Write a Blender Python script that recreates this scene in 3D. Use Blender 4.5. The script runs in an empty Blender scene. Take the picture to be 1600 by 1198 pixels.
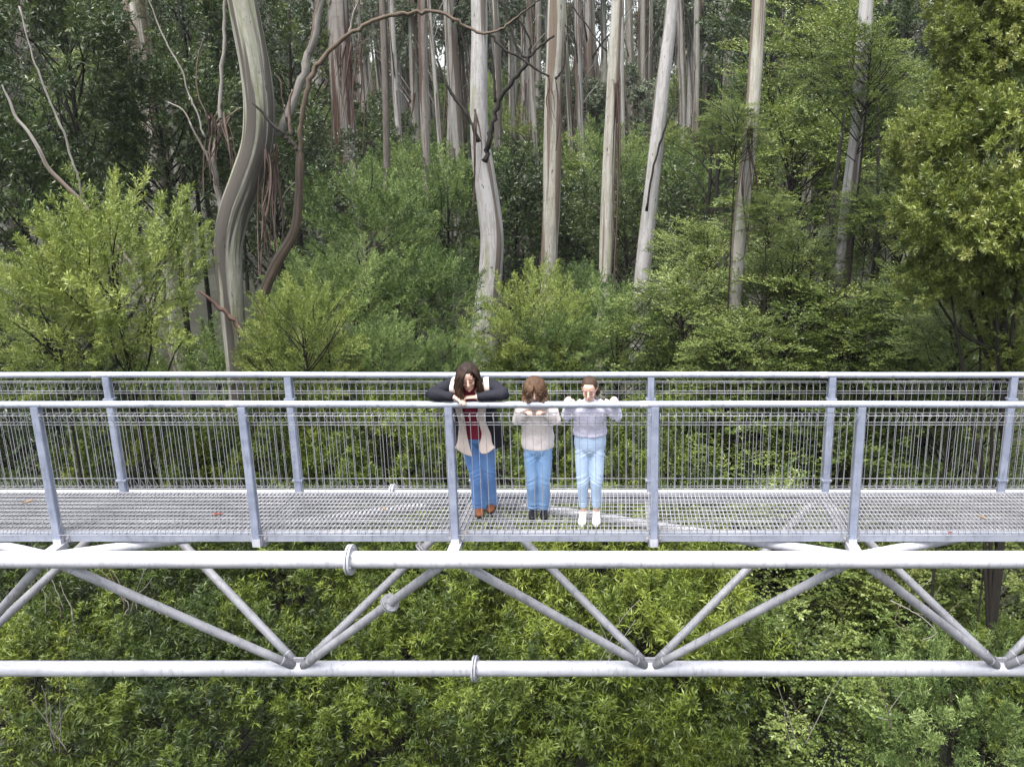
import bpy, math, random
import numpy as np
from mathutils import Vector, Matrix, noise as mnoise

# ---------------------------------------------------------------- camera, sky, sun, exposure
scene = bpy.context.scene
CAM = (-0.30, -6.957, 3.276)
PITCH = math.radians(14.0)
FPX, PX0, PY0 = 1300.0, 970.0, 575.0          # focal length and principal point in photo pixels (1600 wide)
cam_data = bpy.data.cameras.new("camera")
cam = bpy.data.objects.new("camera", cam_data)
scene.collection.objects.link(cam)
cam.location = CAM
cam.rotation_euler = (math.radians(90) - PITCH, 0, 0)
cam_data.sensor_width = 36.0
cam_data.lens = 36.0 * FPX / 1600.0
cam_data.shift_x = -(PX0 - 800.0) / 1600.0
cam_data.shift_y = -(599.0 - PY0) / 1600.0
cam_data.clip_start = 0.1
cam_data.clip_end = 3000.0
scene.camera = cam

SUN_ELEV, SUN_ROT = math.radians(70), math.radians(205)
world = bpy.data.worlds.new("World")
scene.world = world
world.use_nodes = True
wn, wl = world.node_tree.nodes, world.node_tree.links
wn.clear()
w_out = wn.new("ShaderNodeOutputWorld")
w_bg = wn.new("ShaderNodeBackground")
w_hs = wn.new("ShaderNodeHueSaturation")
w_sky = wn.new("ShaderNodeTexSky")
w_sky.sky_type = 'NISHITA'
w_sky.sun_disc = False
w_sky.sun_elevation = SUN_ELEV
w_sky.sun_rotation = SUN_ROT
w_sky.air_density = 1.4
w_sky.dust_density = 6.0
w_sky.ozone_density = 1.0
w_hs.inputs["Saturation"].default_value = 0.42      # high thin overcast: much whiter than a clear sky
w_bg.inputs["Strength"].default_value = 0.11
wl.new(w_sky.outputs[0], w_hs.inputs["Color"])
wl.new(w_hs.outputs[0], w_bg.inputs["Color"])
wl.new(w_bg.outputs[0], w_out.inputs["Surface"])

sun_data = bpy.data.lights.new("sun", 'SUN')
sun_data.energy = 1.5
sun_data.angle = math.radians(35)
sun_data.color = (1.0, 0.96, 0.90)
sun = bpy.data.objects.new("sun", sun_data)
scene.collection.objects.link(sun)
# light comes from behind the camera, high and a little to one side
sun_dir = Vector((math.sin(SUN_ROT) * math.cos(SUN_ELEV), math.cos(SUN_ROT) * math.cos(SUN_ELEV), math.sin(SUN_ELEV)))
sun.rotation_euler = sun_dir.to_track_quat('Z', 'Y').to_euler()

scene.view_settings.view_transform = 'Standard'
scene.view_settings.look = 'None'
scene.view_settings.gamma = 1.0
scene.view_settings.use_curve_mapping = False
scene.view_settings.exposure = 2.3
scene.cycles.max_bounces = 4
scene.cycles.diffuse_bounces = 2
scene.cycles.glossy_bounces = 1
scene.cycles.transmission_bounces = 2
scene.cycles.use_light_tree = False
scene.cycles.transparent_max_bounces = 4

# ---------------------------------------------------------------- helpers
COL = scene.collection


def ray(px, py):
    c, s = math.cos(PITCH), math.sin(PITCH)
    u = (px - PX0) / FPX
    v = (PY0 - py) / FPX
    return Vector((u, c + v * s, -s + v * c))


def at(px, py, y):
    """world point seen at photo pixel (px, py) on the plane Y = y"""
    d = ray(px, py)
    t = (y - CAM[1]) / d.y
    return Vector(CAM) + d * t


def tag(o, label=None, cat=None, group=None, kind=None):
    if label: o["label"] = label
    if cat: o["category"] = cat
    if group: o["group"] = group
    if kind: o["kind"] = kind
    return o


def empty(name, loc=(0, 0, 0), rz=0.0, scale=1.0):
    o = bpy.data.objects.new(name, None)
    o.empty_display_size = 0.2
    o.location = loc
    o.rotation_euler = (0, 0, rz)
    o.scale = (scale, scale, scale) if not hasattr(scale, "__len__") else scale
    COL.objects.link(o)
    return o


def link(name, mesh, parent=None, loc=None):
    o = bpy.data.objects.new(name, mesh)
    COL.objects.link(o)
    if parent is not None:
        o.parent = parent
    if loc is not None:
        o.location = loc
    return o


def copy_tree(o, parent=None):
    c = o.copy()
    COL.objects.link(c)
    c.parent = parent
    for ch in list(o.children):
        copy_tree(ch, c)
    return c


class MB:
    """collects tubes, boxes and patches; build() makes one mesh"""

    def __init__(self):
        self.v, self.f, self.a, self.sm = [], [], [], []

    def add(self, verts, faces, attr=None, smooth=True):
        o = len(self.v)
        self.v.extend([tuple(p) for p in verts])
        self.a.extend(attr if attr is not None else [(0.0, 0.0, 0.0)] * len(verts))
        for fc in faces:
            self.f.append(tuple(i + o for i in fc))
            self.sm.append(smooth)

    def box(self, lo, hi, smooth=False):
        x0, y0, z0 = lo
        x1, y1, z1 = hi
        v = [(x0, y0, z0), (x1, y0, z0), (x1, y1, z0), (x0, y1, z0), (x0, y0, z1), (x1, y0, z1), (x1, y1, z1), (x0, y1, z1)]
        f = [(3, 2, 1, 0), (4, 5, 6, 7), (0, 1, 5, 4), (1, 2, 6, 5), (2, 3, 7, 6), (3, 0, 4, 7)]
        self.add(v, f, smooth=smooth)

    def tube(self, path, radii, n=12, cap=True, bump=None, up=None):
        """bump(u, s, r) -> radius; attr keeps (cos*r, sin*r, length) for streaks that follow the tube"""
        P = [Vector(p) for p in path]
        m = len(P)
        if not hasattr(radii, "__len__"):
            radii = [radii] * m
        T = []
        for i in range(m):
            t = P[min(i + 1, m - 1)] - P[max(i - 1, 0)]
            if t.length < 1e-9: t = Vector((0, 0, 1))
            T.append(t.normalized())
        ref = Vector(up) if up is not None else (Vector((0, 0, 1)) if abs(T[0].z) < 0.9 else Vector((1, 0, 0)))
        N = (ref - T[0] * ref.dot(T[0])).normalized()
        verts, attr, L = [], [], 0.0
        for i in range(m):
            if i:
                L += (P[i] - P[i - 1]).length
                N = (N - T[i] * N.dot(T[i]))
                N = N.normalized() if N.length > 1e-6 else T[i].orthogonal().normalized()
            B = T[i].cross(N)
            for k in range(n):
                a = 2 * math.pi * k / n
                r = radii[i]
                rr = bump(a, L, r) if bump else r
                verts.append(P[i] + (N * math.cos(a) + B * math.sin(a)) * rr)
                attr.append((math.cos(a) * r, math.sin(a) * r, L))
        faces = []
        for i in range(m - 1):
            for k in range(n):
                k2 = (k + 1) % n
                faces.append((i * n + k, i * n + k2, (i + 1) * n + k2, (i + 1) * n + k))
        self.add(verts, faces, attr)
        if cap:
            o = len(self.v) - len(verts)
            self.f.append(tuple(o + k for k in reversed(range(n)))); self.sm.append(False)
            self.f.append(tuple(o + (m - 1) * n + k for k in range(n))); self.sm.append(False)

    def mesh(self, name, mat):
        me = bpy.data.meshes.new(name)
        me.from_pydata(self.v, [], self.f)
        at_ = me.attributes.new("bark", 'FLOAT_VECTOR', 'POINT')
        at_.data.foreach_set("vector", np.array(self.a, dtype=np.float32).ravel())
        me.polygons.foreach_set("use_smooth", np.array(self.sm, dtype=bool))
        me.update()
        if mat is not None:
            me.materials.append(mat)
        return me

    def build(self, name, mat, parent=None, loc=None):
        return link(name, self.mesh(name, mat), parent, loc)


def catmull(pts, n):
    """smooth polyline through pts (any dimension), n samples per span; tangents weighted by chord length so it never loops back"""
    P = np.array(pts, float)
    if len(P) < 3:
        return np.array([P[0] + (P[-1] - P[0]) * t for t in np.linspace(0, 1, n + 1)])
    dt = np.maximum(np.linalg.norm(np.diff(P[:, :3], axis=0), axis=1), 1e-6)
    sl = np.diff(P, axis=0) / dt[:, None]
    M = np.empty_like(P)
    M[0], M[-1] = sl[0], sl[-1]
    for i in range(1, len(P) - 1):
        M[i] = (sl[i] * dt[i - 1] + sl[i - 1] * dt[i]) / (dt[i - 1] + dt[i])
    out = []
    for i in range(len(P) - 1):
        for k in range(n):
            t = k / n
            h = (2 * t ** 3 - 3 * t * t + 1, t ** 3 - 2 * t * t + t, -2 * t ** 3 + 3 * t * t, t ** 3 - t * t)
            out.append(h[0] * P[i] + h[1] * dt[i] * M[i] + h[2] * P[i + 1] + h[3] * dt[i] * M[i + 1])
    out.append(P[-1])
    return np.array(out)


def nrm(a):
    return a / np.maximum(np.linalg.norm(a, axis=-1, keepdims=True), 1e-9)


# ---------------------------------------------------------------- materials
def new_mat(name):
    m = bpy.data.materials.new(name)
    m.use_nodes = True
    nt = m.node_tree
    nt.nodes.clear()
    out = nt.nodes.new("ShaderNodeOutputMaterial")
    bsdf = nt.nodes.new("ShaderNodeBsdfPrincipled")
    nt.links.new(bsdf.outputs[0], out.inputs["Surface"])
    return m, nt, bsdf, out


def ramp(nt, stops, src=None, interp='LINEAR'):
    r = nt.nodes.new("ShaderNodeValToRGB")
    r.color_ramp.interpolation = interp
    el = r.color_ramp.elements
    while len(el) < len(stops):
        el.new(0.5)
    for e, (p, c) in zip(el, stops):
        e.position = p
        e.color = (*c, 1.0) if len(c) == 3 else c
    if src is not None:
        nt.links.new(src, r.inputs[0])
    return r


def noise_node(nt, scale, detail=3.0, rough=0.55, vec=None, vscale=None):
    n = nt.nodes.new("ShaderNodeTexNoise")
    n.inputs["Scale"].default_value = scale
    n.inputs["Detail"].default_value = detail
    n.inputs["Roughness"].default_value = rough
    if vec is not None:
        if vscale is not None:
            mp = nt.nodes.new("ShaderNodeMapping")
            mp.inputs["Scale"].default_value = vscale
            nt.links.new(vec, mp.inputs["Vector"])
            vec = mp.outputs[0]
        nt.links.new(vec, n.inputs["Vector"])
    return n


def mix_rgb(nt, a, b, fac, mode='MIX'):
    m = nt.nodes.new("ShaderNodeMix")
    m.data_type = 'RGBA'
    m.blend_type = mode
    for sock, val in ((m.inputs["Factor"], fac), (m.inputs["A"], a), (m.inputs["B"], b)):
        if hasattr(val, "is_linked") or hasattr(val, "links"):
            nt.links.new(val, sock)
        elif hasattr(val, "__len__"):
            sock.default_value = (*val, 1.0)
        else:
            sock.default_value = val
    return m.outputs["Result"]


def coords(nt, kind="Object"):
    return nt.nodes.new("ShaderNodeTexCoord").outputs[kind]


def attr_node(nt, name, out="Vector"):
    a = nt.nodes.new("ShaderNodeAttribute")
    a.attribute_name = name
    return a.outputs[out]


def set_bump(nt, bsdf, height, strength=0.3, dist=0.01):
    b = nt.nodes.new("ShaderNodeBump")
    b.inputs["Strength"].default_value = strength
    b.inputs["Distance"].default_value = dist
    nt.links.new(height, b.inputs["Height"])
    nt.links.new(b.outputs[0], bsdf.inputs["Normal"])


def steel_mat(name, base, dark, rust=0.12, rough=0.5, metal=0.35):
    m, nt, b, out = new_mat(name)
    geo = nt.nodes.new("ShaderNodeNewGeometry")
    pos = geo.outputs["Position"]
    n1 = noise_node(nt, 2.2, 6, 0.72, pos, (1.0, 3.0, 3.0))
    n2 = noise_node(nt, 22.0, 5, 0.7, pos, (1.0, 1.0, 0.16))
    c1 = ramp(nt, [(0.35, dark), (0.62, base)], n1.outputs[0]).outputs[0]
    spk = ramp(nt, [(0.30, tuple(x * 0.74 for x in dark)), (0.47, (1, 1, 1))], n2.outputs[0]).outputs[0]
    c2 = mix_rgb(nt, c1, spk, 0.45, 'MULTIPLY')
    n3 = noise_node(nt, 1.7, 6, 0.72, pos, (1.0, 2.0, 3.0))
    msk = ramp(nt, [(0.66, (0, 0, 0)), (0.76, (rust * 4, rust * 4, rust * 4))], n3.outputs[0]).outputs[0]
    c3 = mix_rgb(nt, c2, (0.20, 0.13, 0.08), msk)
    nt.links.new(c3, b.inputs["Base Color"])
    b.inputs["Metallic"].default_value = metal
    rr = ramp(nt, [(0.3, (rough - 0.1,) * 3), (0.7, (rough + 0.15,) * 3)], n1.outputs[0]).outputs[0]
    nt.links.new(rr, b.inputs["Roughness"])
    set_bump(nt, b, n2.outputs[0], 0.08, 0.004)
    return m


M_CHORD = steel_mat("galvanised_chord", (0.385, 0.392, 0.43), (0.29, 0.297, 0.335), 0.10, 0.55, 0.15)
M_BRACE = steel_mat("galvanised_brace", (0.29, 0.294, 0.32), (0.21, 0.214, 0.24), 0.12, 0.55, 0.2)
M_RAIL = steel_mat("galvanised_rail", (0.29, 0.31, 0.37), (0.22, 0.24, 0.295), 0.05, 0.45, 0.3)
M_POST = steel_mat("galvanised_post", (0.225, 0.25, 0.325), (0.165, 0.19, 0.26), 0.06, 0.5, 0.3)
M_WIRE = steel_mat("galvanised_wire", (0.26, 0.265, 0.29), (0.20, 0.205, 0.23), 0.02, 0.45, 0.3)
M_GRATE = steel_mat("galvanised_grating", (0.30, 0.30, 0.315), (0.21, 0.21, 0.225), 0.06, 0.55, 0.25)
# ---------------------------------------------------------------- the walkway bridge
S, WID, RAILZ = 1.8, 1.026, 1.215
XA, XB = -10.8, 10.8
bridge = empty("footbridge", (0, 0, 0))
tag(bridge, "elevated galvanised steel walkway with wire mesh sides on a tubular truss", "footbridge")
CH_Y, CH_Z, CH_R = -0.20, -0.16, 0.076
BT_Y, BT_Z = 0.60, -1.79


def flange(p, axis, r_tube, r_fl, parent, mat):
    """a bolted flange pair round a tube; its bolts are sub-parts"""
    a = Vector(axis).normalized()
    p = Vector(p)
    m = MB()
    for s in (-1, 1):
        m.tube([p + a * (0.004 * s), p + a * (0.022 * s)], r_fl, 28)
    o = m.build("flange", mat, parent)
    n = a.orthogonal().normalized()
    b = a.cross(n)
    for k in range(6):
        an = 2 * math.pi * (k + 0.5) / 6
        c = p + (n * math.cos(an) + b * math.sin(an)) * (r_tube + (r_fl - r_tube) * 0.55)
        mb = MB()
        mb.tube([c - a * 0.034, c + a * 0.034], 0.009, 6)
        mb.build("bolt", M_BRACE, o)
    return o


m = MB(); m.tube([(x, CH_Y, CH_Z) for x in np.linspace(XA, XB, 60)], CH_R, 28)
m.build("top_chord", M_CHORD, bridge)
m = MB(); m.tube([(x, WID - CH_Y, CH_Z) for x in np.linspace(XA, XB, 60)], CH_R, 28)
m.build("top_chord", M_CHORD, bridge)
m = MB(); m.tube([(x, BT_Y, BT_Z) for x in np.linspace(XA, XB, 60)], 0.078, 28)
m.build("bottom_chord", M_CHORD, bridge)
for yy in (CH_Y, WID - CH_Y):
    flange((-2.70, yy, CH_Z), (1, 0, 0), CH_R, 0.135, bridge, M_CHORD)
flange((-1.80, BT_Y, BT_Z), (1, 0, 0), 0.078, 0.13, bridge, M_CHORD)

BR = 0.042
for k in range(-3, 4):
    xb = 3.6 * k
    for yy in (CH_Y, WID - CH_Y):
        for sx in (-1, 1):
            a = Vector((xb + sx * 0.05, BT_Y + (0.03 if yy > 0.5 else -0.03), BT_Z + 0.05))
            b = Vector((xb + sx * 1.76, yy + (0.02 if yy < 0.5 else -0.02), CH_Z - 0.02))
            m = MB(); m.tube([a.lerp(b, t) for t in np.linspace(0, 1, 8)], BR, 18)
            db = m.build("diagonal_brace", M_BRACE, bridge)
            for t_ in (0.055, 0.93):
                m = MB(); c_ = a.lerp(b, t_); d_ = (b - a).normalized()
                m.tube([c_ - d_ * 0.008, c_, c_ + d_ * 0.008], [BR + 0.0005, BR + 0.0045, BR + 0.0005], 18, cap=False)
                m.build("weld_bead", M_BRACE, db)
            if k == -1 and sx == 1:
                flange(a.lerp(b, 0.63 if yy < 0.5 else 0.69), b - a, BR, 0.088, bridge, M_BRACE)
    m = MB(); m.box((xb - 0.055, BT_Y - 0.012, BT_Z + 0.02), (xb + 0.055, BT_Y + 0.012, BT_Z + 0.125))
    m.build("gusset_plate", M_BRACE, bridge)
# zigzag braces lying flat between the two top chords
for (xf, xk) in ((-5.4, -9.0), (-5.4, -1.8), (1.8, -1.8), (1.8, 5.4), (9.0, 5.4)):
    m = MB(); m.tube([Vector((xf, CH_Y + 0.05, CH_Z)).lerp(Vector((xk, WID - CH_Y - 0.05, CH_Z)), t) for t in np.linspace(0, 1, 8)], 0.048, 18)
    m.build("plan_brace", M_CHORD, bridge)

# edge channels, cross beams and the sloping struts that carry them
for (y0, s) in ((0.034, 1), (WID - 0.034, -1)):
    m = MB()
    for (ya, yb, za, zb) in ((0, 0.008, -0.098, -0.012), (0.008, 0.055, -0.022, -0.0125), (0.008, 0.05, -0.098, -0.09)):
        ya, yb = y0 + s * ya, y0 + s * yb
        m.box((XA, min(ya, yb), za), (XB, max(ya, yb), zb))
    m.build("edge_channel", M_RAIL, bridge)
for k in range(-6, 7):
    x = k * S
    m = MB(); m.box((x - 0.05, 0.044, -0.155), (x + 0.05, WID - 0.044, -0.1))
    m.build("cross_beam", M_BRACE, bridge)
    if k % 2:
        for (yo, yi) in ((CH_Y + 0.02, 0.06), (WID - CH_Y - 0.02, WID - 0.06)):
            m = MB()
            a, b = Vector((x, yo, CH_Z + 0.03)), Vector((x, yi, -0.125))
            for (dx0, dx1) in ((-0.05, 0.05),):
                m.add([a + Vector((dx0, 0, -0.03)), a + Vector((dx1, 0, -0.03)), b + Vector((dx1, 0, -0.03)), b + Vector((dx0, 0, -0.03)),
                       a + Vector((dx0, 0, 0.03)), a + Vector((dx1, 0, 0.03)), b + Vector((dx1, 0, 0.03)), b + Vector((dx0, 0, 0.03))],
                      [(3, 2, 1, 0), (4, 5, 6, 7), (0, 1, 5, 4), (1, 2, 6, 5), (2, 3, 7, 6), (3, 0, 4, 7)], smooth=False)
            m.build("outrigger_strut", M_CHORD, bridge)

# grating: deep bearing bars across the walkway, thin rods along it
gm = MB()
nb = 46
for i in range(nb):
    x = (i + 0.5) * S / nb
    gm.box((x - 0.0026, 0.062, -0.030), (x + 0.0026, WID - 0.062, 0.0))
for y in np.linspace(0.075, WID - 0.075, 11):
    gm.box((0.004, y - 0.004, -0.0085), (S - 0.004, y + 0.004, 0.0015))
for y in (0.0585, WID - 0.0615):
    gm.box((0.004, y, -0.031), (S - 0.004, y + 0.003, 0.001))
gme = gm.mesh("deck_grating", M_GRATE)
for k in range(-6, 6):
    o = link("deck_grating", gme, bridge, (k * S, 0, 0))
    o["kind"] = "stuff"


def rot_post(y0, s):
    """a square post with its foot plates and bolts; s = +1 front row (outside is -y), -1 back row"""
    m = MB()
    w = 0.034
    ya, yb = y0 - s * 0.036, y0 + s * 0.032
    lo, hi = min(ya, yb), max(ya, yb)
    c = 0.006
    prof = [(-w + c, lo), (w - c, lo), (w, lo + c), (w, hi - c), (w - c, hi), (-w + c, hi), (-w, hi - c), (-w, lo + c)]
    zb, zt = -0.118, RAILZ - 0.02
    v = [(x, y, zb) for x, y in prof] + [(x, y, zt) for x, y in prof]
    f = [(k, (k + 1) % 8, 8 + (k + 1) % 8, 8 + k) for k in range(8)] + [tuple(reversed(range(8))), tuple(range(8, 16))]
    m.add(v, f, smooth=False)
    return m


post_meshes = {s: rot_post(0 if s > 0 else WID, s).mesh("post", M_POST) for s in (1, -1)}
pl = MB()
pl.box((0.036, 0.026, -0.10), (0.075, 0.033, -0.018))
pl.box((0.036, -0.012, -0.10), (0.042, 0.026, -0.03))
plate_me = pl.mesh("foot_plate", M_BRACE)
bo = MB()
bo.tube([(0.058, 0.027, -0.062), (0.058, 0.010, -0.062)], 0.013, 6)
bolt_me = bo.mesh("bolt", M_BRACE)
bk = MB()
bk.box((-0.05, WID - 0.038, 0.10), (0.05, WID + 0.04, 0.118))
band_me = bk.mesh("band", M_POST)
shoe = MB()
shoe.box((-0.0355, -0.0375, -0.121), (0.0355, 0.033, -0.045))
shoe_me = shoe.mesh("shoe", M_CHORD)
for k in range(-6, 7):
    for s in (1, -1):
        p = link("post", post_meshes[s], bridge, (k * S, 0, 0))
        for sx in (-1, 1):
            pp = link("foot_plate", plate_me, p); bb = link("bolt", bolt_me, p)
            for q in (pp, bb):
                q.scale = (sx, s, 1)
                if s < 0: q.location = (0, WID, 0)
        sh = link("shoe", shoe_me, p)
        if s < 0:
            sh.scale = (1, -1, 1); sh.location = (0, WID, 0)
            bd = link("band", band_me, p)
            bd2 = link("band", band_me, p, (0, 0, 0.86))

for y in (0, WID):
    m = MB()
    xs = np.linspace(XA, XB, 80)
    m.tube([(x, y, RAILZ + 0.0025 * math.sin(x * 1.3 + y)) for x in xs], 0.0305, 20)
    r = m.build("handrail", M_RAIL, bridge)
    for k in range(-6, 7):
        if (k + (1 if y else 0)) % 2 == 0:
            m = MB(); m.tube([(k * S - 0.13, y, RAILZ + 0.0025 * math.sin((k * S - 0.13) * 1.3 + y)), (k * S - 0.05, y, RAILZ + 0.0025 * math.sin((k * S - 0.05) * 1.3 + y))], 0.0318, 20)
            m.build("sleeve", M_CHORD, r)

# roll-top wire mesh panels between the posts
NW = 26
prof_w = [(-0.0, 0.018), (-0.062, 0.016), (-0.001, 0.124), (0, 0.13), (0, 1.04), (-0.001, 1.052), (-0.062, 1.133), (0.0, 1.138)]


def wire_mesh(s, y0):
    m = MB()
    pth = [(0, y0 + s * y, z) for y, z in prof_w]
    m.tube(pth, 0.0026, 5, up=(1, 0, 0))
    # the second side of each triangular roll
    m.tube([(0, y0 + s * 0.0, 1.045), (0, y0, 1.138)], 0.0026, 5, cap=False)
    m.tube([(0, y0, 0.018), (0, y0, 0.128)], 0.0026, 5, cap=False)
    return m


for (s, y0) in ((1, -0.002), (-1, WID + 0.002)):
    wme = wire_mesh(s, y0).mesh("wire", M_WIRE)
    hm = MB()
    for (y, z) in ((0.004, 0.018), (-0.066, 0.014), (0.004, 0.124), (0.004, 1.052), (0.005, 1.028), (0.004, 1.138), (-0.067, 1.133)):
        hm.tube([(0.042, y0 + s * y, z), (S - 0.042, y0 + s * y, z)], 0.0031, 6)
    hme = hm.mesh("mesh_panel", M_WIRE)
    joined = None
    for k in range(-6, 6):
        p = link("mesh_panel", hme, bridge, (k * S, 0, 0))
        p["kind"] = "stuff"
        single = -4 <= k <= 1
        if not single:
            if joined is None:
                jm = MB()
                for i in range(NW):
                    x = 0.046 + (S - 0.092) * i / (NW - 1)
                    w_ = wire_mesh(s, y0)
                    jm.add([(a + x, b, c) for a, b, c in w_.v], w_.f)
                joined = jm.mesh("upright_wires", M_WIRE)
            j = link("upright_wires", joined, p)
            j["kind"] = "stuff"
        else:
            rg = random.Random(k * 7 + s)
            for i in range(NW):
                x = 0.046 + (S - 0.092) * i / (NW - 1) + rg.uniform(-0.003, 0.003)
                link("wire", wme, p, (x, 0, 0))
# ---------------------------------------------------------------- ground
GY = [-400, -40, -8, 4, 12, 22, 36, 60, 100, 160, 260, 420, 900, 1600]
GZ = [-14, -15, -17, -16, -12.5, -8.0, -4.5, -1.5, 4.0, 13, 27, 40, 52, 60]


def ground_z(x, y):
    z = float(np.interp(y, GY, GZ))
    k = min(1.0, max(0.0, (abs(y) + 20) / 60.0))
    return z + k * 1.6 * mnoise.noise(Vector((x * 0.03, y * 0.03, 3.1))) + 0.35 * mnoise.noise(Vector((x * 0.25, y * 0.25, 9.0)))


def litter_mat():
    m, nt, b, out = new_mat("forest_floor")
    pos = nt.nodes.new("ShaderNodeNewGeometry").outputs["Position"]
    n = noise_node(nt, 0.6, 8, 0.7, pos)
    c = ramp(nt, [(0.3, (0.010, 0.010, 0.006)), (0.5, (0.018, 0.018, 0.010)), (0.7, (0.020, 0.030, 0.010))], n.outputs[0]).outputs[0]
    nt.links.new(c, b.inputs["Base Color"])
    b.inputs["Roughness"].default_value = 0.95
    set_bump(nt, b, noise_node(nt, 9.0, 6, 0.7, pos).outputs[0], 0.8, 0.2)
    return m


xs = np.concatenate([np.linspace(-900, -80, 18), np.linspace(-70, 70, 57), np.linspace(80, 900, 18)])
ys = np.concatenate([np.linspace(-400, -30, 10), np.linspace(-24, 120, 62), np.linspace(130, 1600, 40)])
gv = [(x, y, ground_z(x, y)) for y in ys for x in xs]
nx = len(xs)
gf = [(j * nx + i, j * nx + i + 1, (j + 1) * nx + i + 1, (j + 1) * nx + i) for j in range(len(ys) - 1) for i in range(nx - 1)]
gb = MB(); gb.add(gv, gf)
ground = gb.build("ground", litter_mat())
ground["kind"] = "structure"
ground["label"] = "shaded forest floor sloping up between the trees"


# ---------------------------------------------------------------- leaf and bark materials
def leaf_mat(name, cols, rough=0.45, transl=0.35, spec=0.4, tcol=None):
    """cols: colour stops over the per-leaf tint"""
    m, nt, b, out = new_mat(name)
    t = attr_node(nt, "tint", "Fac")
    oi = nt.nodes.new("ShaderNodeObjectInfo")
    ad = nt.nodes.new("ShaderNodeMath"); ad.operation = 'MULTIPLY_ADD'
    ad.inputs[1].default_value = 0.22; 
    nt.links.new(oi.outputs["Random"], ad.inputs[0])
    nt.links.new(t, ad.inputs[2])
    sb = nt.nodes.new("ShaderNodeMath"); sb.operation = 'SUBTRACT'; sb.inputs[1].default_value = 0.11
    nt.links.new(ad.outputs[0], sb.inputs[0])
    n = len(cols)
    c = ramp(nt, [(i / (n - 1), cc) for i, cc in enumerate(cols)], sb.outputs[0]).outputs[0]
    sat = nt.nodes.new("ShaderNodeHueSaturation")
    sat.inputs["Saturation"].default_value = 1.08
    sat.inputs["Value"].default_value = 1.0
    nt.links.new(c, sat.inputs["Color"])
    c = sat.outputs[0]
    nt.links.new(c, b.inputs["Base Color"])
    b.inputs["Roughness"].default_value = rough
    b.inputs["Specular IOR Level"].default_value = spec
    tr = nt.nodes.new("ShaderNodeBsdfTranslucent")
    hs = nt.nodes.new("ShaderNodeHueSaturation")
    hs.inputs["Hue"].default_value = 0.485
    hs.inputs["Saturation"].default_value = 1.1
    hs.inputs["Value"].default_value = 1.35
    nt.links.new(c, hs.inputs["Color"])
    nt.links.new(hs.outputs[0], tr.inputs["Color"])
    mx = nt.nodes.new("ShaderNodeMixShader")
    mx.inputs[0].default_value = transl
    nt.links.new(b.outputs[0], mx.inputs[1])
    nt.links.new(tr.outputs[0], mx.inputs[2])
    nt.links.new(mx.outputs[0], out.inputs["Surface"])
    return m


L_LIME = leaf_mat("wattle_leaf_lime", [(0.024, 0.038, 0.010), (0.072, 0.102, 0.026), (0.142, 0.182, 0.054), (0.225, 0.262, 0.092)], 0.5, 0.24, 0.3)
L_BLUE = leaf_mat("wattle_leaf_green", [(0.016, 0.030, 0.010), (0.058, 0.092, 0.030), (0.132, 0.182, 0.064), (0.215, 0.265, 0.115)], 0.5, 0.22, 0.3)
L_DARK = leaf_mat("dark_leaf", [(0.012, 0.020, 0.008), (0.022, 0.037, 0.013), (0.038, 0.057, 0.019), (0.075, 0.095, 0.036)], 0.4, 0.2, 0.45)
L_BEECH = leaf_mat("beech_leaf", [(0.016, 0.027, 0.008), (0.048, 0.072, 0.020), (0.098, 0.132, 0.038), (0.170, 0.200, 0.074)], 0.45, 0.22, 0.4)
L_BROAD = leaf_mat("broad_leaf", [(0.040, 0.056, 0.016), (0.092, 0.120, 0.032), (0.152, 0.182, 0.054), (0.228, 0.246, 0.096)], 0.4, 0.25, 0.45)
L_STAR = leaf_mat("narrow_leaf", [(0.011, 0.019, 0.005), (0.040, 0.060, 0.011), (0.094, 0.124, 0.023), (0.165, 0.194, 0.046)], 0.5, 0.18, 0.3)
L_STAR2 = leaf_mat("narrow_leaf_deep", [(0.009, 0.017, 0.005), (0.032, 0.050, 0.011), (0.074, 0.102, 0.021), (0.135, 0.165, 0.042)], 0.5, 0.18, 0.3)
L_GUM = leaf_mat("gum_leaf", [(0.028, 0.040, 0.024), (0.052, 0.069, 0.041), (0.08, 0.10, 0.064), (0.12, 0.14, 0.095)], 0.5, 0.25, 0.4)  # grey-green gum foliage, with some distance haze put into the paler colour


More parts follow.
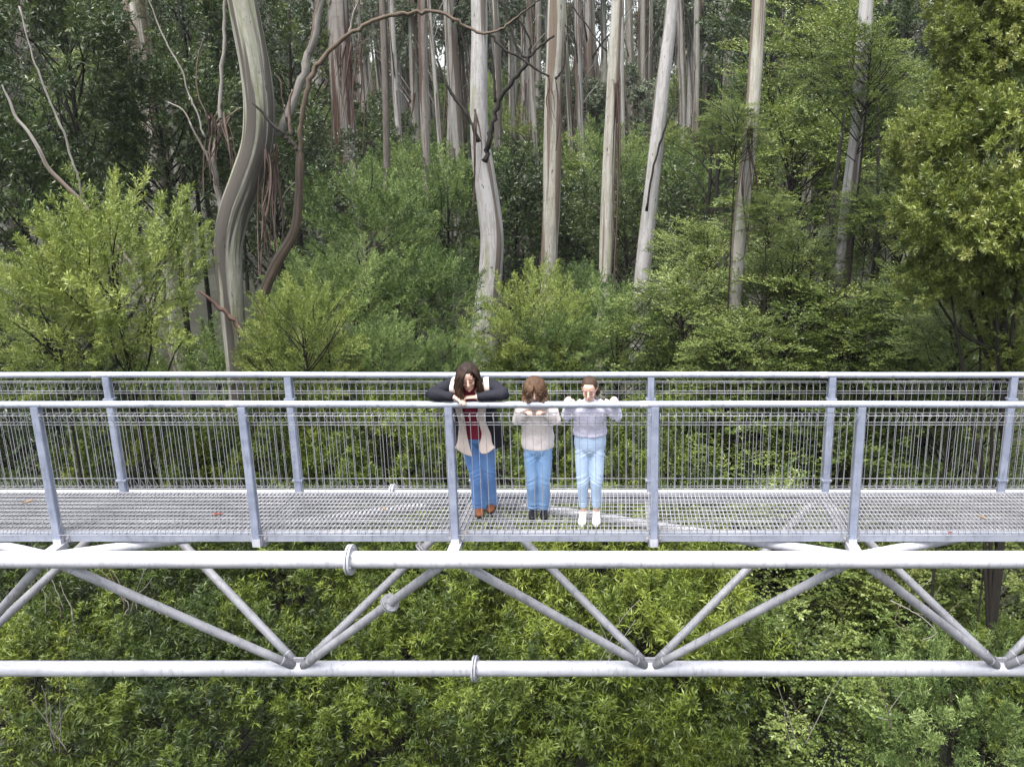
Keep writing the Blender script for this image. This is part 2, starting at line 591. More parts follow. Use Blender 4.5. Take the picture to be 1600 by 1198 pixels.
def gum_bark(name, pale, mid, dark, brown, brown_amt=0.5, olive=None):
    m, nt, b, out = new_mat(name)
    v = attr_node(nt, "bark")
    oi = nt.nodes.new("ShaderNodeObjectInfo")
    vm = nt.nodes.new("ShaderNodeVectorMath"); vm.operation = 'ADD'
    cx = nt.nodes.new("ShaderNodeCombineXYZ")
    ml = nt.nodes.new("ShaderNodeMath"); ml.operation = 'MULTIPLY'; ml.inputs[1].default_value = 37.0
    nt.links.new(oi.outputs["Random"], ml.inputs[0])
    for k in range(3): nt.links.new(ml.outputs[0], cx.inputs[k])
    nt.links.new(v, vm.inputs[0]); nt.links.new(cx.outputs[0], vm.inputs[1])
    vec = vm.outputs[0]
    n1 = noise_node(nt, 1.0, 4, 0.55, vec, (4.5, 4.5, 0.22))
    n2 = noise_node(nt, 1.0, 5, 0.65, vec, (16, 16, 0.6))
    n3 = noise_node(nt, 1.0, 3, 0.5, vec, (3.0, 3.0, 0.10))
    c = ramp(nt, [(0.34, mid), (0.46, pale), (0.60, pale), (0.70, olive or mid)], n1.outputs[0]).outputs[0]
    fine = ramp(nt, [(0.33, (0.30, 0.27, 0.25)), (0.41, (1, 1, 1))], n2.outputs[0]).outputs[0]
    c = mix_rgb(nt, c, fine, 0.6, 'MULTIPLY')
    nf = noise_node(nt, 1.0, 4, 0.6, vec, (7.0, 7.0, 1.1))
    flake = ramp(nt, [(0.47, (1, 1, 1)), (0.51, (0.72, 0.71, 0.66)), (0.60, (0.80, 0.80, 0.76)), (0.63, (1, 1, 1))], nf.outputs[0]).outputs[0]
    c = mix_rgb(nt, c, flake, 0.75, 'MULTIPLY')
    nr = noise_node(nt, 1.0, 3, 0.6, vec, (1.2, 1.2, 9.0))
    ring = ramp(nt, [(0.30, (0.75, 0.73, 0.70)), (0.40, (1, 1, 1))], nr.outputs[0]).outputs[0]
    c = mix_rgb(nt, c, ring, 0.5, 'MULTIPLY')
    msk = ramp(nt, [(0.60 - 0.16 * brown_amt, (0, 0, 0)), (0.64 - 0.16 * brown_amt, (1, 1, 1))], n3.outputs[0]).outputs[0]
    bc = mix_rgb(nt, brown, dark, n2.outputs[0])
    c = mix_rgb(nt, c, bc, msk)
    spots = noise_node(nt, 1.0, 2, 0.5, vec, (9, 9, 3.0))
    sm = ramp(nt, [(0.70, (0, 0, 0)), (0.73, (1, 1, 1))], spots.outputs[0]).outputs[0]
    c = mix_rgb(nt, c, dark, sm)
    nt.links.new(c, b.inputs["Base Color"])
    b.inputs["Roughness"].default_value = 0.85
    b.inputs["Specular IOR Level"].default_value = 0.25
    hgt = mix_rgb(nt, mix_rgb(nt, n2.outputs[0], nf.outputs[0], 0.5), msk, 0.4)
    set_bump(nt, b, hgt, 0.7, 0.05)
    return m


B_GREY = gum_bark("gum_bark_grey", (0.265, 0.26, 0.265), (0.215, 0.21, 0.21), (0.06, 0.05, 0.04), (0.12, 0.10, 0.09), 0.0, (0.20, 0.205, 0.16))
B_CREAM = gum_bark("gum_bark_cream", (0.27, 0.262, 0.238), (0.21, 0.203, 0.175), (0.07, 0.055, 0.04), (0.15, 0.12, 0.095), 0.35, (0.24, 0.245, 0.16))
B_OLIVE = gum_bark("gum_bark_olive", (0.20, 0.20, 0.175), (0.145, 0.15, 0.092), (0.04, 0.035, 0.03), (0.060, 0.055, 0.050), 0.75, (0.115, 0.128, 0.058))
B_RED = gum_bark("gum_bark_red", (0.16, 0.148, 0.14), (0.105, 0.09, 0.082), (0.032, 0.02, 0.016), (0.075, 0.042, 0.032), 0.7, (0.14, 0.13, 0.095))
B_FAR = gum_bark("gum_bark_far", (0.195, 0.193, 0.188), (0.15, 0.147, 0.14), (0.06, 0.05, 0.042), (0.11, 0.085, 0.07), 0.5)
B_BROWN = gum_bark("gum_bark_brown", (0.095, 0.085, 0.076), (0.066, 0.058, 0.051), (0.028, 0.023, 0.02), (0.055, 0.042, 0.034), 0.6)
B_DARK = gum_bark("dark_bark", (0.014, 0.012, 0.010), (0.010, 0.009, 0.007), (0.006, 0.005, 0.004), (0.016, 0.012, 0.010), 0.4)
B_MOSS = gum_bark("mottled_bark", (0.013, 0.012, 0.010), (0.010, 0.009, 0.008), (0.14, 0.14, 0.13), (0.014, 0.012, 0.010), 0.0)
B_DEAD = gum_bark("dead_branch", (0.17, 0.16, 0.15), (0.11, 0.10, 0.095), (0.05, 0.04, 0.03), (0.11, 0.08, 0.068), 0.5)
B_LIMB = gum_bark("tan_limb", (0.075, 0.056, 0.042), (0.045, 0.034, 0.026), (0.014, 0.012, 0.010), (0.028, 0.022, 0.018), 0.7)
B_PALE = gum_bark("gum_bark_pale_far", (0.165, 0.16, 0.148), (0.125, 0.12, 0.102), (0.06, 0.05, 0.04), (0.11, 0.09, 0.075), 0.4, (0.17, 0.17, 0.12))
B_STRIP = gum_bark("bark_ribbon", (0.085, 0.062, 0.054), (0.058, 0.041, 0.036), (0.03, 0.02, 0.018), (0.07, 0.036, 0.027), 0.6)


# ---------------------------------------------------------------- foliage generator (leaf-sized faces on twigs on boughs)
def frame_of(d):
    ref = np.where(np.abs(d[..., 2:3]) < 0.93, np.array([0, 0, 1.0]), np.array([1.0, 0, 0]))
    n = nrm(np.cross(d, ref))
    return n, np.cross(d, n)


def foliage(rng, org, dirs, length, twigs=18, leaves=12, leaf=(0.07, 0.014), ang=0.7, lang=0.8, tw=0.42, flat=0.0,
            droop=0.12, upb=0.5, tipbias=0.0, ldroop=0.0, bough_tint=None, side=0.75):
    """org, dirs [P,3], length [P]: boughs. Returns leaf quads and tint. flat = 1 lays sprays out level."""
    P = len(org)
    length = np.asarray(length, float)
    t = np.linspace(0.10, 1.0, twigs)[None, :] + rng.uniform(-0.03, 0.03, (P, twigs))
    base = org[:, None] + dirs[:, None] * (length[:, None] * t)[..., None]
    base[..., 2] -= droop * length[:, None] * t ** 2
    n, b = frame_of(dirs)
    if flat:
        phi = np.where(np.arange(twigs)[None, :] % 2 == 0, 0.0, math.pi) + rng.normal(0, 0.5 * (1 - flat) + 0.25, (P, twigs))
    else:
        phi = np.arange(twigs)[None, :] * 2.39996 + rng.uniform(0, 6.28, (P, 1)) + rng.normal(0, 0.4, (P, twigs))
    rad = n[:, None] * np.cos(phi)[..., None] + b[:, None] * np.sin(phi)[..., None]
    al = ang * (1 - 0.55 * t) + rng.normal(0, 0.12, (P, twigs))
    td = nrm(dirs[:, None] * np.cos(al)[..., None] + rad * np.sin(al)[..., None] + rng.normal(0, 0.10, (P, twigs, 3)))
    td[..., 2] += upb * 0.18
    td = nrm(td)
    tl = length[:, None] * tw * (1.0 - side * t) * rng.uniform(0.75, 1.25, (P, twigs)) + 0.05
    # leaves
    s0 = np.linspace(0.08, 1.0, leaves)
    s = (s0 ** (1.0 / (1.0 + tipbias)))[None, None, :] + rng.uniform(-0.04, 0.04, (P, twigs, leaves))
    lb = base[:, :, None] + td[:, :, None] * (tl[..., None] * s)[..., None]
    lb[..., 2] -= droop * 0.5 * tl[..., None] * s ** 2
    tn, tb = frame_of(td)
    if flat:
        lphi = np.where(np.arange(leaves) % 2 == 0, 0.0, math.pi)[None, None, :] + rng.normal(0, 0.35 + 0.5 * (1 - flat), (P, twigs, leaves))
    else:
        lphi = np.arange(leaves)[None, None, :] * 2.39996 + rng.uniform(0, 6.28, (P, twigs, 1)) + rng.normal(0, 0.5, (P, twigs, leaves))
    lr = tn[:, :, None] * np.cos(lphi)[..., None] + tb[:, :, None] * np.sin(lphi)[..., None]
    la = lang + rng.normal(0, 0.18, (P, twigs, leaves))
    ld = td[:, :, None] * np.cos(la)[..., None] + lr * np.sin(la)[..., None]
    ld[..., 2] -= ldroop
    ld = nrm(ld)
    ll = leaf[0] * rng.uniform(0.65, 1.3, (P, twigs, leaves))
    nv = np.array([0, 0, 1.0]) * upb + rng.normal(0, 0.55, (P, twigs, leaves, 3)) + lr * 0.2
    w = nrm(np.cross(ld, nv))
    nn = np.cross(w, ld)
    hw = (ll * leaf[1] / leaf[0] * 0.5)[..., None]
    L_ = ll[..., None]
    v0 = lb
    v1 = lb + ld * L_ * 0.45 + w * hw
    v2 = lb + ld * L_ - nn * L_ * 0.10
    v3 = lb + ld * L_ * 0.45 - w * hw
    V = np.stack([v0, v1, v2, v3], axis=-2).reshape(-1, 3)
    bt = rng.normal(0.5, 0.13, (P, 1, 1)) if bough_tint is None else bough_tint.reshape(P, 1, 1)
    tint = bt + rng.normal(0, 0.06, (P, twigs, 1)) + rng.normal(0, 0.09, (P, twigs, leaves))
    tint = np.clip(tint, 0.02, 0.98).reshape(-1)
    return V.astype(np.float32), np.repeat(tint, 4).astype(np.float32)


def leaf_mesh(name, chunks, mat):
    V = np.concatenate([c[0] for c in chunks])
    T = np.concatenate([c[1] for c in chunks])
    nq = len(V) // 4
    me = bpy.data.meshes.new(name)
    me.vertices.add(len(V)); me.vertices.foreach_set("co", V.ravel())
    me.loops.add(nq * 4); me.loops.foreach_set("vertex_index", np.arange(nq * 4, dtype=np.int32))
    me.polygons.add(nq)
    me.polygons.foreach_set("loop_start", np.arange(0, nq * 4, 4, dtype=np.int32))
    me.update(calc_edges=True)
    a = me.attributes.new("tint", 'FLOAT', 'POINT')
    a.data.foreach_set("value", T)
    me.materials.append(mat)
    return me


def crown_boughs(rng, n, rx, rz, zc, shell=0.62, hollow=0.15, lobes=9, lean=(0, 0)):
    """bough starts and directions for an irregular lobed crown centred at height zc"""
    # lobes push the outline out unevenly
    lob = nrm(rng.normal(0, 1, (lobes, 3)) * np.array([1, 1, 0.8]) + np.array([0, 0, 0.25]))
    amp = rng.uniform(0.25, 0.95, lobes)
    d = nrm(rng.normal(0, 1, (n, 3)) + np.array([0, 0, 0.35]))
    w = np.max(np.clip((d @ lob.T - 0.55) / 0.45, 0, 1) * amp[None, :], axis=1)
    R = 0.58 + 0.50 * w
    fr = rng.uniform(hollow, 1.0, n) ** (1 - shell)
    pos = d * (R * fr)[:, None] * np.array([rx, rx, rz])
    pos[:, 2] += zc
    pos[:, 0] += lean[0] * (pos[:, 2] - zc); pos[:, 1] += lean[1] * (pos[:, 2] - zc)
    return pos, d, w


def limb_mesh(name, rng, pos, dirs, zb, trunk_r, trunk_top, mat, nl=26, lean=(0, 0), wob=0.25, trunk_pts=None):
    """trunk (returned apart) and limbs reaching a sample of the boughs"""
    tm = MB()
    if trunk_pts is None:
        k = 12
        pts = []
        ph = rng.uniform(0, 6.28, 2)
        for i in range(k):
            f = i / (k - 1)
            z = zb + (trunk_top - zb) * f
            pts.append((wob * math.sin(f * 5 + ph[0]) * f, wob * math.sin(f * 4 + ph[1]) * f, z))
        trunk_pts = pts
    k = len(trunk_pts)
    tm.tube(trunk_pts, [trunk_r * (1 - 0.75 * i / (k - 1)) for i in range(k)], 9)
    lm = MB()
    idx = rng.choice(len(pos), min(nl, len(pos)), replace=False)
    tp = np.array(trunk_pts)
    for i in idx:
        p = pos[i]
        zt = min(max(p[2] - 0.9 * np.hypot(p[0], p[1]) - rng.uniform(0, 0.6), zb + 0.25 * (trunk_top - zb)), trunk_top - 0.05)
        q = np.array([np.interp(zt, tp[:, 2], tp[:, 0]), np.interp(zt, tp[:, 2], tp[:, 1]), zt])
        mid = q * 0.45 + p * 0.55 + rng.normal(0, 0.12, 3) * np.linalg.norm(p - q) * 0.6
        end = p + dirs[i] * 0.5
        pts = catmull([q, mid, p, end], 4)
        r0 = 0.010 + 0.0075 * np.linalg.norm(p - q)
        lm.tube(pts, np.linspace(r0, 0.006, len(pts)), 5, cap=False)
    return tm.mesh("trunk", mat), lm.mesh("limbs", mat)


class Kind:
    """one tree kind: a few crown meshes with their trunk and limbs, copied by place()"""

    def __init__(self, name, variants):
        self.name, self.variants = name, variants


def make_variant(seed, leafm, barkm, n, rx, rz, zc, fol, trunk_r=0.12, zb=-9.0, shell=0.62, lobes=9, upmix=0.4, blen=(0.7, 1.3), nl=26, level=0.0, hollow=0.15):
    rng = np.random.default_rng(seed)
    pos, d, w = crown_boughs(rng, n, rx, rz, zc, shell, hollow, lobes)
    dd = d.copy()
    dd[:, 2] = dd[:, 2] * (1 - level) + upmix
    dd = nrm(dd + rng.normal(0, 0.22, dd.shape))
    ln = rng.uniform(blen[0], blen[1], n)
    bt = np.clip(rng.normal(0.47, 0.19, n) + 0.10 * rng.standard_normal() , 0.1, 0.9)
    ch = foliage(rng, pos - dd * ln[:, None] * 0.5, dd, ln, bough_tint=bt, **fol)
    cm = leaf_mesh("crown", [ch], leafm)
    tm, lm = limb_mesh("limbs", rng, pos, dd, zb, trunk_r, zc + rz * 0.55, barkm, nl)
    return cm, tm, lm


F_WATTLE = dict(twigs=20, leaves=15, leaf=(0.085, 0.019), ang=0.85, lang=0.65, tw=0.40, droop=0.08, upb=0.7)
F_DARK = dict(twigs=12, leaves=16, leaf=(0.12, 0.030), ang=0.9, lang=0.75, tw=0.50, droop=0.10, upb=0.4, tipbias=0.5)
F_BEECH = dict(twigs=16, leaves=16, leaf=(0.062, 0.036), ang=0.95, lang=0.8, tw=0.55, flat=0.85, droop=0.14, upb=1.3)
F_BROAD = dict(twigs=10, leaves=13, leaf=(0.150, 0.038), ang=0.85, lang=0.75, tw=0.55, droop=0.05, upb=0.35, tipbias=1.0)
F_STAR = dict(twigs=17, leaves=17, leaf=(0.092, 0.0175), ang=0.95, lang=1.05, tw=0.55, droop=0.02, upb=0.55, tipbias=1.6)
F_GUM = dict(twigs=12, leaves=10, leaf=(0.26, 0.07), ang=0.9, lang=0.6, tw=0.5, droop=0.35, upb=0.1, ldroop=0.6)

K_LIME = [make_variant(11 + i, L_LIME, B_DARK, 150, 2.5, 2.9, 0.0, F_WATTLE, 0.10, -9, blen=(0.7, 1.5), upmix=0.75) for i in range(2)]
K_BLUE = [make_variant(21 + i, L_BLUE, B_DARK, 175, 2.5, 2.7, 0.0, F_WATTLE, 0.11, -9, blen=(0.7, 1.4), upmix=0.6) for i in range(3)]
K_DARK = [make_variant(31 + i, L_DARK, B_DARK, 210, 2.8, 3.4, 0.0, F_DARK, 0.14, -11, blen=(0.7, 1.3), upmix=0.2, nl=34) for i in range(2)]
K_BEECH = [make_variant(41 + i, L_BEECH, B_DARK, 190, 2.7, 2.9, 0.0, F_BEECH, 0.12, -11, blen=(0.9, 1.5), level=0.85, upmix=0.1, nl=44) for i in range(3)]
K_BROAD = [make_variant(51 + i, L_BROAD, B_DARK, 210, 2.1, 2.2, 0.0, F_BROAD, 0.12, -12, blen=(0.5, 0.9), upmix=0.45, nl=40) for i in range(2)]
K_STAR = [make_variant(61 + i, (L_STAR, L_STAR2)[i % 2], B_DARK, 245, 2.4, 2.0, 0.0, F_STAR, 0.11, -12, blen=(0.5, 1.1), upmix=0.9, nl=40, lobes=14, hollow=0.3) for i in range(4)]
K_GUM = [make_variant(71 + i, L_GUM, B_FAR, 110, 3.2, 3.4, 0.0, F_GUM, 0.10, -3, blen=(1.0, 1.8), upmix=0.0, nl=30, hollow=0.3) for i in range(3)]


def broad_tree(name, trunk_px, y, clumps, label):
    """one tree with several leafy crowns on its own limbs; clumps: (px, py, y, scale)"""
    b = at(trunk_px[0], trunk_px[1], y)
    gz = ground_z(b.x, b.y) - 0.3
    t = empty(name, (b.x, b.y, gz))
    m = MB()
    top = at(clumps[0][0], clumps[0][1], y)
    org = Vector((b.x, b.y, gz))
    pts = catmull([np.array((0, 0, 0.0)), np.array(b - org), np.array(top - org)], 6)
    m.tube(pts, np.linspace(0.13, 0.03, len(pts)), 9)
    m.build("trunk", B_DARK, t)
    rg = random.Random(3)
    for i, (px, py, yy, sc) in enumerate(clumps):
        c = at(px, py, yy) - org
        o = link("crown", K_BROAD[i % 2][0], t, c)
        o.scale = (sc, sc, sc); o.rotation_euler = (rg.uniform(-.3, .3), rg.uniform(-.3, .3), rg.uniform(0, 6.28))
        s0 = np.array(pts[min(len(pts) - 2, 4 + i % 5)])
        lm = MB(); q = catmull([s0, (s0 + np.array(c)) / 2 - np.array([0, 0, 0.3]), np.array(c)], 5)
        lm.tube(q, np.linspace(0.05, 0.012, len(q)), 6)
        lm.build("limb", B_DARK, t)
    tag(t, label, "tree")
    return t


def place(variant, name, px, py, y, scale, label, cat="tree", group=None, rz=None, sq=1.0, rng=random.Random(5)):
    """tree whose crown centre shows at photo pixel (px, py) when it stands at depth y; trunk reaches the ground"""
    c = at(px, py, y)
    t = empty(name, (c.x, c.y, c.z), rng.uniform(0, 6.28) if rz is None else rz, (scale, scale, scale * sq))
    cm, tm, lm = variant
    link("crown", cm, t)
    tr = link("trunk", tm, t)
    link("limbs", lm, t)
    tag(t, label, cat, group)
    # lengthen the trunk so that it stands in the soil
    gz = ground_z(c.x, c.y) - 0.3
    zb = min(v.co.z for v in tm.vertices)
    zt = max(v.co.z for v in tm.vertices)
    need = (gz - c.z) / (scale * sq)
    if need < zb:
        k = (zt - need) / (zt - zb)
        tr.scale = (1, 1, k)
        tr.location = (0, 0, zt - zt * k)
    return t
# ---------------------------------------------------------------- trees placed in the scene
rt = random.Random(77)


def gum_tree(name, pts, y, mat, label, group=None, top_extra=9.0, n=18, tip=0.7, yy=None, flare=1.15):
    """pts: (px, py, width_px) from the top down; trunk continues up out of sight and down into the soil"""
    P, R = [], []
    for i, (px, py, w) in enumerate(pts):
        yd = y if yy is None else yy[i]
        p = at(px, py, yd)
        depth = ray(px, py).y
        P.append(np.array(p))
        zc = (p - Vector(CAM)).dot(Vector((0, math.cos(PITCH), -math.sin(PITCH))))
        R.append(w * zc / FPX / 2)
    d0 = (P[0] - P[1]) / max(np.linalg.norm(P[0] - P[1]), 1e-6)
    top = P[0] + (d0 * 0.6 + np.array([0, 0, 0.4])) * top_extra
    gz = ground_z(P[-1][0], P[-1][1])
    base = P[-1].copy(); dn = (P[-1] - P[-2]); dn = dn / max(abs(dn[2]), 1e-6); dn[:2] *= min(1.0, 0.25 / max(np.linalg.norm(dn[:2]), 1e-6))
    h = P[-1][2] - gz
    base = P[-1] + dn * h * 0.5; base[2] = gz - 0.3
    ctr = [np.append(top, R[0] * tip)] + [np.append(p, r) for p, r in zip(P, R)] + [np.append(base, R[-1] * flare * 1.15)]
    C = catmull(ctr[::-1], 8)
    org = C[0][:3]
    seed = rt.random() * 50

    def bump(a, L, r):
        q = mnoise.noise(Vector((math.cos(a) * 1.3 + seed, math.sin(a) * 1.3, L * 0.35)))
        q2 = mnoise.noise(Vector((math.cos(a) * 4 + seed, math.sin(a) * 4, L * 0.8)))
        return r * (1 + 0.10 * q + 0.04 * q2)
    t = empty(name, tuple(org))
    m = MB(); m.tube(C[:, :3] - org, list(np.maximum(C[:, 3], 0.02)), n, bump=bump)
    m.build("trunk", mat, t)
    tag(t, label, "tree", group)
    t["_o"] = tuple(float(v) for v in org)
    return t


def px_branch(t, name, pts, y, mat, n=7, sub=5):
    """branch of tree t through photo pixels (px, py, width_px[, y])"""
    org = np.array(t["_o"])
    C = []
    for q in pts:
        yd = q[3] if len(q) > 3 else y
        p = at(q[0], q[1], yd)
        zc = (p - Vector(CAM)).dot(Vector((0, math.cos(PITCH), -math.sin(PITCH))))
        C.append(np.append(np.array(p) - org, q[2] * zc / FPX / 2))
    C = catmull(C, sub)
    sd = rt.random() * 30
    for i in range(1, len(C) - 1):
        for k in range(3):
            C[i][k] += C[i][3] * 1.1 * mnoise.noise(Vector((i * 0.9 + sd, k * 5.0, sd)))
        C[i][3] *= 0.80 + 0.22 * mnoise.noise(Vector((i * 0.8, sd, 2.0)))
    m = MB(); m.tube(C[:, :3], list(np.maximum(C[:, 3], 0.004)), n)
    return m.build(name, mat, t)


def bark_strips(t, px, py, y, n, spread_px, len_px, mat=None, name="bark_strip"):
    """loose ribbons of bark hanging from (px, py)"""
    org = np.array(t["_o"])
    for i in range(n):
        a = np.array(at(px + rt.uniform(-spread_px, spread_px), py + rt.uniform(-6, 10), y - 0.25 + rt.uniform(-0.3, 0.2)))
        L = len_px * rt.uniform(0.45, 1.1)
        b = np.array(at(px + rt.uniform(-1.5, 1.5) * spread_px, py + L, y - 0.3 + rt.uniform(-0.3, 0.3)))
        mid = (a + b) / 2 + np.array([rt.uniform(-0.2, 0.2), rt.uniform(-0.2, 0.2), 0])
        C = catmull([a, a * 0.7 + mid * 0.3 + np.array([rt.uniform(-.06, .06), 0, 0]), mid, b], 5)
        w = rt.uniform(0.02, 0.05)
        m = MB(); v = []
        tw = rt.uniform(0, 3)
        for k, c in enumerate(C):
            f = k / (len(C) - 1)
            ww = w * (1 - 0.6 * f)
            dx, dy = math.cos(tw + 2.5 * f), math.sin(tw + 2.5 * f)
            p = c - org
            v += [p + np.array([dx, dy, 0]) * ww, p + np.array([-dy, dx, 0]) * 0.006, p - np.array([dx, dy, 0]) * ww, p - np.array([-dy, dx, 0]) * 0.006]
        fc = []
        for k in range(len(C) - 1):
            for q in range(4):
                q2 = (q + 1) % 4
                fc.append((k * 4 + q, k * 4 + q2, (k + 1) * 4 + q2, (k + 1) * 4 + q))
        at_ = [(float(p[0]), float(p[1]), float(p[2])) for p in v]
        m.add(v, fc, at_)
        m.build(name, mat or B_STRIP, t)


# --- the gum trunks one can single out
g = gum_tree("gum_tree", [(372, -30, 44), (385, 40, 45), (398, 110, 46), (405, 175, 48), (401, 230, 47), (385, 280, 46), (367, 330, 44), (357, 385, 41), (360, 450, 38), (368, 545, 34)],
             15, B_OLIVE, "thick S-curved olive and grey gum trunk above the lime green wattle", n=24, top_extra=7)
px_branch(g, "branch", [(412, 232, 24), (440, 200, 20), (470, 130, 16), (490, 60, 15), (505, -20, 14)], 15.4, B_DEAD)
bark_strips(g, 422, 230, 15, 14, 12, 210)
bark_strips(g, 340, 180, 15.5, 12, 22, 120)
px_branch(g, "branch", [(320, 215, 4), (308, 178, 3.5), (296, 150, 3.5), (283, 108, 3), (262, 72, 3), (248, 40, 2.5), (225, -20, 2)], 15.6, B_DEAD)
px_branch(g, "branch", [(345, 330, 10), (337, 270, 10), (344, 170, 8), (350, 60, 7), (352, -20, 6)], 15.5, B_DEAD)
for pts in ([(338, 290, 5), (322, 240, 4), (300, 200, 3.5), (286, 172, 3), (262, 160, 2)], [(344, 200, 4), (322, 178, 3), (312, 80, 2.5), (318, 60, 2)], [(340, 250, 3), (318, 232, 3), (296, 190, 2)], [(448, 190, 3), (440, 150, 3), (437, 125, 4), (430, 118, 2)], [(436, 320, 2), (450, 295, 2), (461, 285, 1.5)], [(372, 170, 3), (350, 190, 2.5), (338, 215, 2)]):
    px_branch(g, "branch", pts, 15.3, B_DEAD, 5, 4)
px_branch(g, "snapped_branch", [(378, 520, 11), (362, 498, 10), (340, 478, 8), (312, 455, 4)], 14.4, B_STRIP)

g = gum_tree("dark_limbed_tree", [(468, 240, 9), (467, 300, 12), (460, 360, 13), (430, 415, 16), (415, 450, 15), (408, 520, 14)], 14.2, B_LIMB,
             "crooked brown tree whose long bare limb arches across to the central gum", top_extra=0.1)
px_branch(g, "branch", [(468, 245, 9), (470, 200, 9), (478, 150, 10), (490, 112, 10), (520, 75, 9), (560, 45, 8), (600, 27, 8), (650, 20, 8), (690, 20, 7), (722, 38, 7), (752, 52, 6), (778, 48, 5), (800, 33, 5), (822, 16, 4), (848, -4, 3)], 14.2, B_LIMB, 8)
px_branch(g, "branch", [(463, 235, 10), (452, 218, 9), (430, 198, 7), (395, 161, 4)], 14.2, B_DARK)
px_branch(g, "branch", [(546, 52, 5), (552, 25, 4), (562, -5, 4)], 14.2, B_DEAD)
px_branch(g, "branch", [(766, 55, 5), (790, 78, 5), (815, 92, 5), (840, 110, 5), (858, 120, 4)], 14.2, B_DARK)
px_branch(g, "branch", [(455, 212, 7), (452, 170, 5), (457, 140, 4)], 14.3, B_DEAD)

g = gum_tree("gum_tree", [(748, -30, 25), (749, 60, 25), (748, 150, 26), (749, 210, 28), (755, 260, 33), (764, 320, 36), (769, 370, 36), (766, 430, 36), (757, 510, 40)],
             24, B_GREY, "central pale gum trunk with two dark branches forking in a wide V", n=22)
px_branch(g, "branch", [(757, 252, 11), (764, 225, 11), (772, 185, 10), (785, 150, 9), (808, 118, 8), (825, 92, 7), (829, 70, 5), (812, 30, 4)], 23.0, B_DARK)
px_branch(g, "branch", [(826, 90, 5), (845, 72, 5), (866, 56, 4)], 22.9, B_DARK)
px_branch(g, "branch", [(826, 92, 5), (812, 82, 5), (800, 50, 4), (782, -5, 4)], 23.0, B_DARK)
px_branch(g, "branch", [(748, 222, 8), (735, 190, 7), (712, 155, 7), (696, 130, 6), (682, 92, 4)], 23.2, B_DARK)
px_branch(g, "branch", [(774, 160, 6), (772, 120, 5), (766, 70, 4)], 23.0, B_DARK)
bark_strips(g, 743, 170, 23.6, 4, 4, 190)

g = gum_tree("gum_tree", [(870, -30, 26), (868, 60, 27), (864, 150, 27), (863, 250, 28), (861, 340, 27), (857, 430, 26)], 27, B_CREAM, "straight cream gum trunk streaked with brown, right of the forked one", n=20)
px_branch(g, "branch", [(868, 124, 5), (876, 115, 4), (883, 92, 3), (882, 65, 3)], 26.4, B_DARK)
bark_strips(g, 862, 120, 26.5, 5, 5, 110)
g = gum_tree("gum_tree", [(965, -30, 17), (961, 60, 18), (958, 130, 19), (953, 230, 20), (949, 330, 21), (946, 420, 21), (943, 500, 20)], 24, B_CREAM, "slim pale gum trunk with a long loose bark ribbon down its edge", n=18)
bark_strips(g, 962, 130, 23.6, 9, 5, 330)
px_branch(g, "branch", [(948, 80, 3), (920, 45, 3), (890, 5, 2.5)], 23.7, B_DARK, 6)
g = gum_tree("gum_tree", [(1053, -30, 20), (1046, 50, 20), (1037, 120, 21), (1025, 230, 22), (1014, 330, 24), (1003, 440, 24)], 23, B_GREY, "smooth whitish gum trunk leaning over beside the bark-ribboned one", n=18)
px_branch(g, "branch", [(1010, 330, 5), (1022, 260, 4), (1034, 215, 4), (1050, 170, 3)], 22.6, B_DARK, 6)
g = gum_tree("gum_tree", [(1188, -30, 22), (1184, 40, 22), (1179, 130, 22), (1170, 230, 22), (1160, 330, 23), (1152, 430, 22), (1142, 560, 20)], 14.6, B_CREAM, "pale gum trunk with peeling dark edges half hidden by the beech foliage", n=18)
bark_strips(g, 1170, 200, 14.4, 6, 6, 200)
g = gum_tree("gum_tree", [(1350, 60, 22), (1340, 200, 23), (1328, 300, 24), (1318, 400, 24), (1308, 510, 24)], 15.0, B_GREY, "whitish gum trunk showing through gaps in the beech trees", n=18)
g = gum_tree("gum_tree", [(526, -30, 32), (530, 60, 32), (534, 140, 33), (539, 220, 32), (543, 300, 28), (547, 360, 20)], 26, B_RED, "gum trunk wrapped in peeling red-brown bark beside the crooked limb", n=20)
bark_strips(g, 538, 70, 25.4, 16, 15, 230)
bark_strips(g, 560, 60, 25.4, 6, 10, 170)
g = gum_tree("gum_tree", [(206, -30, 34), (214, 30, 34), (223, 90, 32), (230, 140, 30)], 22, B_CREAM, "stout cream gum trunk rising behind the dark foliage near the corner", n=18)
bark_strips(g, 200, 20, 21.5, 6, 6, 110)
g = gum_tree("gum_tree", [(46, -30, 25), (46, 20, 25), (30, 110, 26)], 27, B_OLIVE, "olive gum trunk glimpsed through the darkest foliage at the edge", n=14)
g = gum_tree("gum_tree", [(1132, 20, 18), (1136, 90, 18), (1138, 200, 16)], 44, B_FAR, "grey gum trunk behind the upper beech foliage", n=12)
g = gum_tree("brown_gum_tree", [(596, -30, 11), (600, 60, 11), (603, 160, 11), (605, 290, 10)], 33, B_BROWN, "dark brown slender trunk between the red-barked gum and the pale cluster", n=12)
g = gum_tree("brown_gum_tree", [(658, -30, 14), (661, 80, 14), (664, 200, 13), (668, 320, 12)], 32, B_RED, "slender trunk with rusty streaks left of the forked gum", n=12)
g = gum_tree("gum_tree", [(772, -30, 12), (776, 60, 12), (778, 160, 12), (778, 250, 12)], 42, B_OLIVE, "yellowish slim trunk just behind the forked gum", n=12)
g = gum_tree("gum_tree", [(1432, 0, 14), (1425, 100, 14), (1418, 330, 12)], 40, B_FAR, "grey trunk between the beeches and the broad-leaved tree", n=12)
g = gum_tree("gum_tree", [(1536, 300, 12), (1530, 420, 12), (1525, 520, 12)], 30, B_CREAM, "thin pale trunk glimpsed under the broad-leaved tree", n=12)

